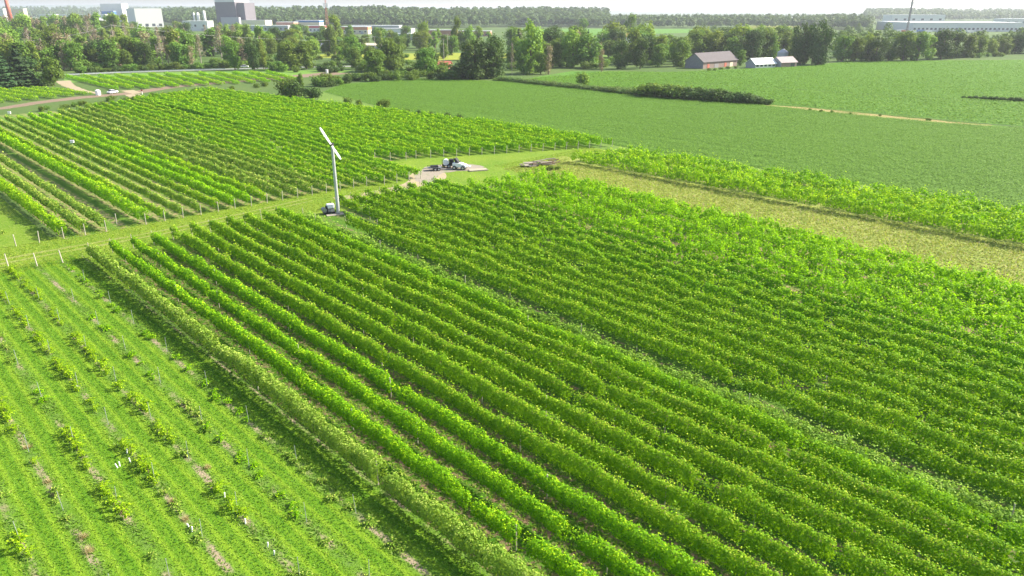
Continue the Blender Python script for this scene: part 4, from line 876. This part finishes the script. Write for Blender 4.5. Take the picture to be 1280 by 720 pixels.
# warehouse at the right
R = building('long_warehouse', 'very long white flat warehouse on the right plain', 1180, 38.0, 165, 150, 13, -.09, 'white', 'roofwhite', win=26, wz=.3, ww=3.4, wh=3, cat='warehouse')
building('rear_warehouse', 'white warehouse behind the long one at right', 1140, 31, 120, 50, 22, -.05, 'white', 'roofwhite', win=6, ww=6, wh=4, cat='warehouse')
building('side_warehouse', 'small white warehouse at the right edge behind trees', 1266, 34, 60, 40, 16, -.05, 'white', 'roofwhite', win=4, ww=6, wh=4, cat='warehouse')
for i, (x, c) in enumerate(((1124, 'white'), (1131, 'rust'), (1140, 'white'), (1150, 'blue'), (1160, 'white'), (1175, 'grey'), (1186, 'white'), (1200, 'blue'), (1212, 'white'), (1224, 'grey'))):
    X, Y = G(x, 40.6+(i % 3)*.5); R = thing('parked_trailer', '%s trailer parked before the long warehouse, %s from the left' % ({'white': 'white', 'rust': 'red', 'blue': 'blue', 'grey': 'grey'}[c], ORD[i]), 'trailer', (X, Y, 0), .3, 'trailers parked at the warehouse'); b = MB(); b.box(-6, 6, -1.3, 1.3, 1.1, 4); b.build('box', C_[c], R); b = MB()
    for q in (-4, -2.6, 3.6): b.tube((q, -1.2, .5), (q, 1.2, .5), .5, .5, 10)
    b.build('wheels', M_glass, R)
# rail wagons behind the left wood edge
for i, (x, y, w, c, lb) in enumerate(((206, 69.5, 22, 'rust', 'red freight wagon glimpsed through the trees'), (243, 67, 22, 'white', 'white trailer left of the ochre one behind the trees'), (263, 66.6, 20, 'white', 'white trailer in the middle of the roadside line'), (281, 66.8, 8, 'yellow', 'ochre container at the right end of the roadside line'))):
    X, Y = G(x, y); R = thing('freight_wagon', lb, 'wagon', (X, Y, 0), .15); b = MB(); b.box(-w/2, w/2, -1.4, 1.4, 1.0, 4.6); b.build('body', C_[c], R); b = MB(); b.box(-w/2-.05, w/2+.05, -1.45, 1.45, 4.603, 4.85); b.build('roof', C_['roofwhite'], R); b = MB()
    for q in (-w*.36, -w*.28, w*.28, w*.36): b.tube((q, -1.2, .45), (q, 1.2, .45), .45, .45, 10)
    b.build('wheels', M_glass, R)
# utility poles, pylons and the leaning mast
def pole(px, py, pyt, label, m=M_post, arms=1, rad=.16, group='utility poles in the distance', name='utility_pole'):
    X, Y = G(px, py); h = HT(px, py, pyt); R = thing(name, label, 'pole', (X, Y, 0), 0, group); b = MB(); b.tube((0, 0, -.3), (0, 0, h), rad*1.2, rad*.8, 8); b.build('shaft', m, R)
    for a in range(arms): b = MB(); b.box(-1.1, 1.1, -.08, .08, h-.6-a*1.0, h-.4-a*1.0); b.build('crossarm', m, R)
    return R, Vector((X, Y, h))
pl = []
for (x, y, yt, lb) in ((38, 84, 50, 'utility pole in the left wood'), (148, 80, 30, 'tall utility pole rising from the left wood'), (360, 68, 48, 'left pole of the pair before the shops'), (370, 68, 48.5, 'right pole of the pair before the shops'), (462, 66, 49, 'white utility pole left of the yellow crop'), (469, 64, 45, 'thin utility pole behind the white one'), (555, 76, 48, 'tall reddish pole left of the brown shed pole'), (560, 72, 42, 'bare pole above the yellow crop'), (738, 62, 44, 'utility pole beside the brown plot')):
    pl.append(pole(x, y, yt, lb))
M_wire = plain('bright_wire', (.6, .6, .58), .5, .1, 1)
for n_, (a, b_) in enumerate(((0, 1), (1, 2), (3, 5), (5, 7))):
    p, q = pl[a][1], pl[b_][1]; w = MB(); pr = None
    for k in range(13):
        f = k/12; c = p.lerp(q, f); c.z -= .6+5*(f-f*f)*1.2
        if pr is not None: w.tube(pr, c, .04, .04, 4, cap=False)
        pr = c
    tag(w.build('power_line', M_wire), ('pale power line above the left wood' if n_ == 0 else 'pale power line from the wood to the pair of poles' if n_ == 1 else 'pale power line crossing before the far shops' if n_ == 2 else 'pale power line ending at the bare pole'), 'power line')
M_tower = plain('mast_paint', (.13, .13, .14), .5, .1, .5)
X, Y = G(1133, 42); hM = HT(1133, 42, -6)
R = thing('radio_mast', 'tall grey radio mast with antennas above the right tree row', 'mast', (X, Y, 0)); b = MB()
for a in range(3): b.tube((1.3*math.cos(a*2.09), 1.3*math.sin(a*2.09), 0), (.7*math.cos(a*2.09), .7*math.sin(a*2.09), hM), .45, .35, 6)
for k in range(22):
    z0 = hM*k/22; z1 = hM*(k+1)/22
    for a in range(3):
        r0 = 1.3-.8*k/22; r1 = 1.3-.8*(k+1)/22; b.tube((r0*math.cos(a*2.09), r0*math.sin(a*2.09), z0), (r1*math.cos(a*2.09+2.09), r1*math.sin(a*2.09+2.09), z1), .08, .08, 4)
b.build('lattice', M_tower, R); b = MB()
for a in range(6): b.box(1.7*math.cos(a*1.05)-.25, 1.7*math.cos(a*1.05)+.25, 1.7*math.sin(a*1.05)-.25, 1.7*math.sin(a*1.05)+.25, hM-12, hM-9)
for a in range(3): b.tube((0, 0, hM-10.5), (1.7*math.cos(a*2.1), 1.7*math.sin(a*2.1), hM-10.5), .12, .12, 5)
b.build('antenna_panels', C_['white'], R)
X, Y = G(410, 40); hM = 50; R = thing('cell_tower', 'white lattice cell tower before the dark forest', 'tower', (X, Y, 0)); b = MB()
for sx, sy in ((-1, -1), (1, -1), (1, 1), (-1, 1)): b.tube((1.8*sx, 1.8*sy, 0), (.5*sx, .5*sy, hM), .16, .12, 5)
for k in range(14): r0 = 1.8-1.3*k/14; z = hM*k/14; r1 = 1.8-1.3*(k+1)/14; z1 = hM*(k+1)/14; b.tube((-r0, -r0, z), (r1, -r1, z1), .09, .09, 4); b.tube((r0, -r0, z), (-r1, -r1, z1), .09, .09, 4)
b.build('lattice', C_['rust'], R); b = MB()
for x in (-3, -1, 1.4, 3.2): b.box(x-.5, x+.5, -.6, .2, hM-14, hM-8)
b.build('antenna_panels', C_['white'], R)
# guardrail along the road
X0, Y0 = G(52, 96.3); gr = thing('guardrail', 'pale metal guardrail along the road in front of the left wood', 'guardrail', (X0, Y0, 0))
gl = [Vector((*G(x, y), 0))-Vector((X0, Y0, 0)) for x, y in ((52, 96.3), (100, 94.2), (150, 91.9), (210, 89.8), (282, 87.6))]
b = MB()
for a, c in zip(gl[:-1], gl[1:]): b.bar(a+Vector((0, 0, .75)), c+Vector((0, 0, .75)), .12, .45)
b.build('rail', M_steel, gr)
for a, c in zip(gl[:-1], gl[1:]):
    for f in np.linspace(0, 1, 6)[:-1]: p = a.lerp(c, f); link('post', post_mesh(.9, .08, M_post), gr, p)

# ------------------------------------------------------------------ frost fan and machinery in the vineyard
X, Y = G(423, 267.5); hT = HT(423, 267.5, 182.5)
M_tow = plain('pale_galvanised_tower', (.44, .45, .46), .5, .22, 1.1, .25); M_blade = plain('white_fan_blade', (.78, .78, .76), .4, .06, 1); M_black = plain('black_rubber', (.025, .025, .028), .7, .2, 3); M_eng = plain('engine_grey_paint', (.20, .21, .22), .5, .25, 4); M_conc = plain('concrete_pad', (.34, .30, .25), .9, .2, 2)
fan = thing('frost_fan', 'tall pale frost fan tower with two blades beside the grass lane', 'wind machine', (X, Y, 0))
b = MB(); b.box(-1.9, .8, -.9, .9, -.2, .10); b.build('concrete_pad', M_conc, fan, rz=.4)
b = MB(); b.tube((0, 0, .14), (0, 0, hT*.5), .285, .25, 20); b.tube((0, 0, hT*.5), (0, 0, hT), .25, .205, 20); tw = b.build('tower', M_tow, fan)
for z in (.16, hT*.25, hT*.5, hT*.75): b = MB(); rr = .30-.08*z/hT; b.tube((0, 0, z), (0, 0, z+.09), rr+.02, rr+.02, 20); b.build('flange', M_tow, tw)
b = MB(); b.tube((0, .1, hT), (0, .1, hT+.25), .2, .2, 12); b.box(-.2, .2, -.55, .35, hT+.05, hT+.42); b.build('gearbox', M_black, fan)
hub = Vector((.05, -.62, hT+.25)); b = MB(); b.tube(hub+Vector((0, .12, 0)), hub-Vector((0, .12, 0)), .17, .12, 12); b.build('hub', M_black, fan)
ax = Vector((-.46, -.12, .88)).normalized(); RX = Vector((.62, -.78, 0)); RX = (RX-ax*RX.dot(ax)).normalized()
for sg, L in ((1, 2.9), (-1, 2.4)):
    b = MB(); d = ax*sg; side = d.cross(RX).normalized(); V = []; F = []
    for k in range(7):
        f = k/6; c = hub+d*(.15+L*f); wd = .13+.06*math.sin(f*2.6) if f < .97 else .11; tw_ = .25-.2*f
        u = side*math.cos(tw_)-RX*math.sin(tw_)*sg; nrm = d.cross(u)
        V += [c-u*wd, c+nrm*.05, c+u*wd, c-nrm*.03]
    for k in range(6):
        a = 4*k; F += [(a+i, a+(i+1) % 4, a+4+(i+1) % 4, a+4+i) for i in range(4)]
    F += [(3, 2, 1, 0), (24, 25, 26, 27)]; b.add(V, F); b.build('blade', M_blade, fan, smooth=False)
eg = thing('fan_engine', 'grey engine unit with pale hood at the foot of the frost fan', 'engine', (X-1.35, Y+.3, 0), .5)
b = MB(); b.box(-1.1, .7, -.55, .55, .14, .34); b.build('skid', M_black, eg)
b = MB(); b.box(-.45, .65, -.5, .5, .95, 1.55); b.build('hood', C_['roofwhite'], eg, bevel=.06)
b = MB(); b.box(-.4, .6, -.44, .44, .34, .95); b.build('engine_block', M_eng, eg, bevel=.03)
b = MB(); b.box(-.62, -.47, -.45, .45, .34, 1.25); b.build('radiator', M_black, eg); b = MB(); b.tube((-.95, -.5, .72), (-.95, .5, .72), .36, .36, 16); b.build('fuel_tank', M_eng, eg); b = MB(); b.tube((.2, .2, 1.55), (.2, .2, 2.0), .05, .05, 8); b.build('exhaust', M_black, eg)

def wheel(parent, x, y, z, r, w):
    b = MB(); b.tube((0, -w/2, 0), (0, w/2, 0), r, r, 18); t = b.build('wheel', M_black, parent, (x, y, z)); b = MB(); b.tube((0, -w/2-.02, 0), (0, w/2+.02, 0), r*.5, r*.5, 12); b.build('rim', M_steel, t)
# flat trailer
X, Y = G(544, 213); tr = thing('flat_trailer', 'small dark flat trailer parked on the gravel with its drawbar to the left', 'trailer', (X, Y, 0), .25)
b = MB(); b.box(-1.5, 1.3, -.75, .75, .55, .68); b.build('deck', M_eng, tr); b = MB(); b.bar((-1.5, 0, .55), (-2.5, 0, .45), .1); b.build('drawbar', M_eng, tr)
b = MB()
for sy in (-.72, .72): b.bar((-1.45, sy, .95), (1.25, sy, .95), .06); [b.bar((q, sy, .68), (q, sy, .95), .06) for q in (-1.4, -.5, .4, 1.2)]
b.build('side_rail', M_black, tr)
for sy in (-.9, .9):
    for q in (-.1, .6): wheel(tr, q, sy, .36, .36, .22)
b = MB(); b.box(-.9, .6, -.5, .4, .683, .98); b.build('tool_box', M_black, tr)
X, Y = G(554.5, 209); o = thing('fuel_can', 'small yellow can standing between the trailer and the white cart', 'can', (X, Y, 0)); b = MB(); b.box(-.3, .3, -.25, .25, 0, .75); b.build('body', plain('yellow_plastic', (.62, .50, .10), .5, .1, 2), o, bevel=.05); b = MB(); b.tube((.1, 0, .75), (.1, 0, .88), .07, .07, 10); b.build('cap', M_black, o)
# white utility cart
X, Y = G(574, 211.5); uc = thing('utility_cart', 'white utility cart with black seats and upright seat back on the gravel', 'utility cart', (X, Y, 0), -.25)
b = MB(); b.box(-1.2, .35, -.8, .8, .5, 1.35); b.build('cargo_body', M_white, uc, bevel=.08); b = MB(); b.add([(.35, -.78, .45), (1.7, -.7, .45), (1.7, .7, .45), (.35, .78, .45), (.35, -.78, 1.35), (1.55, -.66, 1.0), (1.55, .66, 1.0), (.35, .78, 1.35)], [(0, 3, 2, 1), (4, 5, 6, 7), (0, 1, 5, 4), (1, 2, 6, 5), (2, 3, 7, 6), (3, 0, 4, 7)]); b.build('front_hood', M_white, uc, bevel=.08)
b = MB(); b.add([(-.65, -.6, 1.36), (.15, -.6, 1.36), (.15, .6, 1.36), (-.65, .6, 1.36), (-.95, -.55, 2.2), (-.6, -.55, 2.3), (-.6, .55, 2.3), (-.95, .55, 2.2)], [(0, 3, 2, 1), (4, 5, 6, 7), (0, 1, 5, 4), (1, 2, 6, 5), (2, 3, 7, 6), (3, 0, 4, 7)]); b.build('seat', M_black, uc, bevel=.05)
for q in (-.75, 1.05):
    for sy in (-.82, .82): wheel(uc, q, sy, .42, .42, .28)
b = MB(); b.box(1.5, 2.4, -.45, .45, .72, .84); b.build('front_rack', M_white, uc); b = MB(); b.tube((.55, 0, 1.2), (.3, 0, 1.75), .03, .03, 6); b.tube((.3, -.2, 1.75), (.3, .2, 1.75), .03, .03, 6); b.build('steering_bar', M_black, uc)
X, Y = G(561, 209.5); sp = thing('tank_sprayer', 'white tank sprayer with a black frame left of the white cart', 'sprayer', (X, Y, 0), .1)
b = MB(); b.tube((-.55, -.5, 1.15), (-.55, .5, 1.15), .62, .62, 18); b.build('tank', M_white, sp, smooth=False); b = MB(); b.box(.1, 1.0, -.6, .6, .6, 1.75); b.build('pump_housing', M_black, sp, bevel=.08); b = MB(); b.box(-1.2, 1.1, -.5, .5, .42, .56); b.bar((-1.3, 0, .5), (-1.3, 0, 1.7), .1); b.bar((1.05, -.5, .5), (1.05, -.5, 2.0), .07); b.bar((1.05, .5, .5), (1.05, .5, 2.0), .07); b.build('frame', M_black, sp)
for sy in (-.65, .65): wheel(sp, 0, sy, .4, .4, .24)
# stacks
X, Y = G(597, 213); pk = thing('plank_stack', 'low stack of pale planks on the gravel right of the white cart', 'plank stack', (X, Y, 0), .35); M_plk = plain('fresh_sawn_wood', (.36, .31, .235), .8, .15, 2)
for k in range(2):
    b = MB()
    for q in range(4): b.box(-1.9+random.uniform(-.15, .15), 1.9+random.uniform(-.15, .15), -1.0+q*.41, -.62+q*.41, .03+k*.12, .14+k*.12)
    b.build('plank_layer', M_plk, pk)
M_old = plain('silvered_old_timber', (.27, .235, .195), .9, .3, 2)
A = np.array(G(655, 210)); B = np.array(G(700, 206)); AB = B-A; an = math.atan2(AB[1], AB[0])
for i in range(44):
    f = random.uniform(.08, .92); lv = i//9; c = A+AB*f; n2 = np.array([-AB[1], AB[0]])/np.linalg.norm(AB); c = c+n2*random.uniform(-.2, 1.8)
    L = random.uniform(1.5, 3.0); b = MB()
    if i % 3: b.bar((-L/2, 0, 0), (L/2, 0, 0), random.uniform(.16, .3), random.uniform(.12, .2))
    else: b.tube((-L/2, 0, 0), (L/2, 0, 0), .12, .1, 8)
    o = b.build('old_timber', [M_old, M_wood, M_old, M_post][i % 4], None, (c[0], c[1], (.10+.27*lv*min(1.15, .25+1.1*f)+.03*(i % 9)))); o.rotation_euler = (random.uniform(-.2, .2), random.uniform(-.09, .09), an+random.gauss(0, .16))
    tag(o, 'weathered grey timber in the long heap at the end of the lane', 'timber', 'old timbers in the long heap')
for (x, y, yt, w, lb) in ((688, 213, 206.5, 1.2, 'dark green weed bush in front of the timber heap'), (697, 212, 207, 1.1, 'dark weed bush at the right end of the timber heap')): plant_px('shrub', x, y, yt, w, lb)
# white boxes standing among the middle rows
for (x, y, lb) in ((14, 151, 'white nest box on a post at the upper left vine ends'), (93, 190, 'white nest box on a post among the silvery vine rows')):
    X, Y = G(x, y); R = thing('nest_box', lb, 'nest box', (X, Y, 0), .3); link('post', post_mesh(2.1, .05, M_post), R); b = MB(); b.box(-.35, .35, -.3, .3, 2.1, 2.6); b.build('box', M_white, R); b = MB(); b.box(-.42, .42, -.37, .37, 2.603, 2.67); b.build('lid', C_['roofgrey'], R)
for (x, y, lb) in ((123, 119, 'white round water tank beside the red dirt road'),):
    X, Y = G(x, y); R = thing('water_tank', lb, 'tank', (X, Y, 0)); b = MB(); b.tube((0, 0, 0), (0, 0, 1.8), .9, .9, 16); b.build('shell', M_white, R); b = MB(); b.tube((0, 0, 1.8), (0, 0, 2.1), .9, .3, 16); b.build('lid', M_white, R)
def car(px, py, rot, label, m):
    X, Y = G(px, py); R = thing('parked_car', label, 'car', (X, Y, 0), rot); b = MB(); b.box(-2.1, 2.1, -.85, .85, .35, .95); b.build('body', m, R, bevel=.12); b = MB(); b.add([(-1.5, -.78, .95), (1.1, -.78, .95), (1.1, .78, .95), (-1.5, .78, .95), (-1.1, -.65, 1.5), (.5, -.65, 1.5), (.5, .65, 1.5), (-1.1, .65, 1.5)], [(0, 3, 2, 1), (4, 5, 6, 7), (0, 1, 5, 4), (1, 2, 6, 5), (2, 3, 7, 6), (3, 0, 4, 7)]); b.build('cabin', M_glass, R, bevel=.05)
    b = MB(); b.box(-1.05, .45, -.62, .62, 1.503, 1.54); b.build('roof', m, R)
    for q in (-1.3, 1.35):
        for sy in (-.85, .85): wheel(R, q, sy, .34, .34, .2)
car(141, 117, 1.3, 'white car parked at the crossing of dirt road and lane', M_white)
car(306, 84.5, .2, 'white car on the road beside the guardrail end', M_white)
X, Y = G(178, 118); R = thing('warning_post', 'short white and red marker post beside the dirt road', 'marker post', (X, Y, 0)); link('post', post_mesh(1.2, .12, M_white), R); b = MB(); b.box(-.35, .35, -.04, .04, 1.2, 1.9); b.build('plate', C_['rust'], R)
X, Y = G(409, 92.5); R = thing('white_marker', 'white pillar at the end of the red dirt road by the thicket', 'pillar', (X, Y, 0)); b = MB(); b.box(-.5, .5, -.5, .5, 0, 2.0); b.build('shaft', M_white, R, bevel=.05); b = MB(); b.box(-.6, .6, -.6, .6, 2.003, 2.2); b.build('cap', M_white, R)

# kinds that were grown but not planted anywhere
for p in [q for L in TP.values() for q in L if q.name not in usedT]+[q for L in protos.values() for q in L if q.name not in used]:
    for ch in list(p.children): bpy.data.objects.remove(ch)
    bpy.data.objects.remove(p)

# ------------------------------------------------------------------ air
def haze():
    m, nt, out = mat('pale_air'); v = N(nt, 'ShaderNodeVolumePrincipled'); v.inputs['Color'].default_value = (.84, .90, 1, 1); v.inputs['Density'].default_value = HAZE; v.inputs['Anisotropy'].default_value = .2
    nt.links.new(v.outputs[0], out.inputs['Volume'])
    b = MB(); b.box(-14500, 14500, -900, 14500, -3.2, 118); o = b.build('haze', m); tag(o, kind='stuff')
if HAZE > 0: haze()
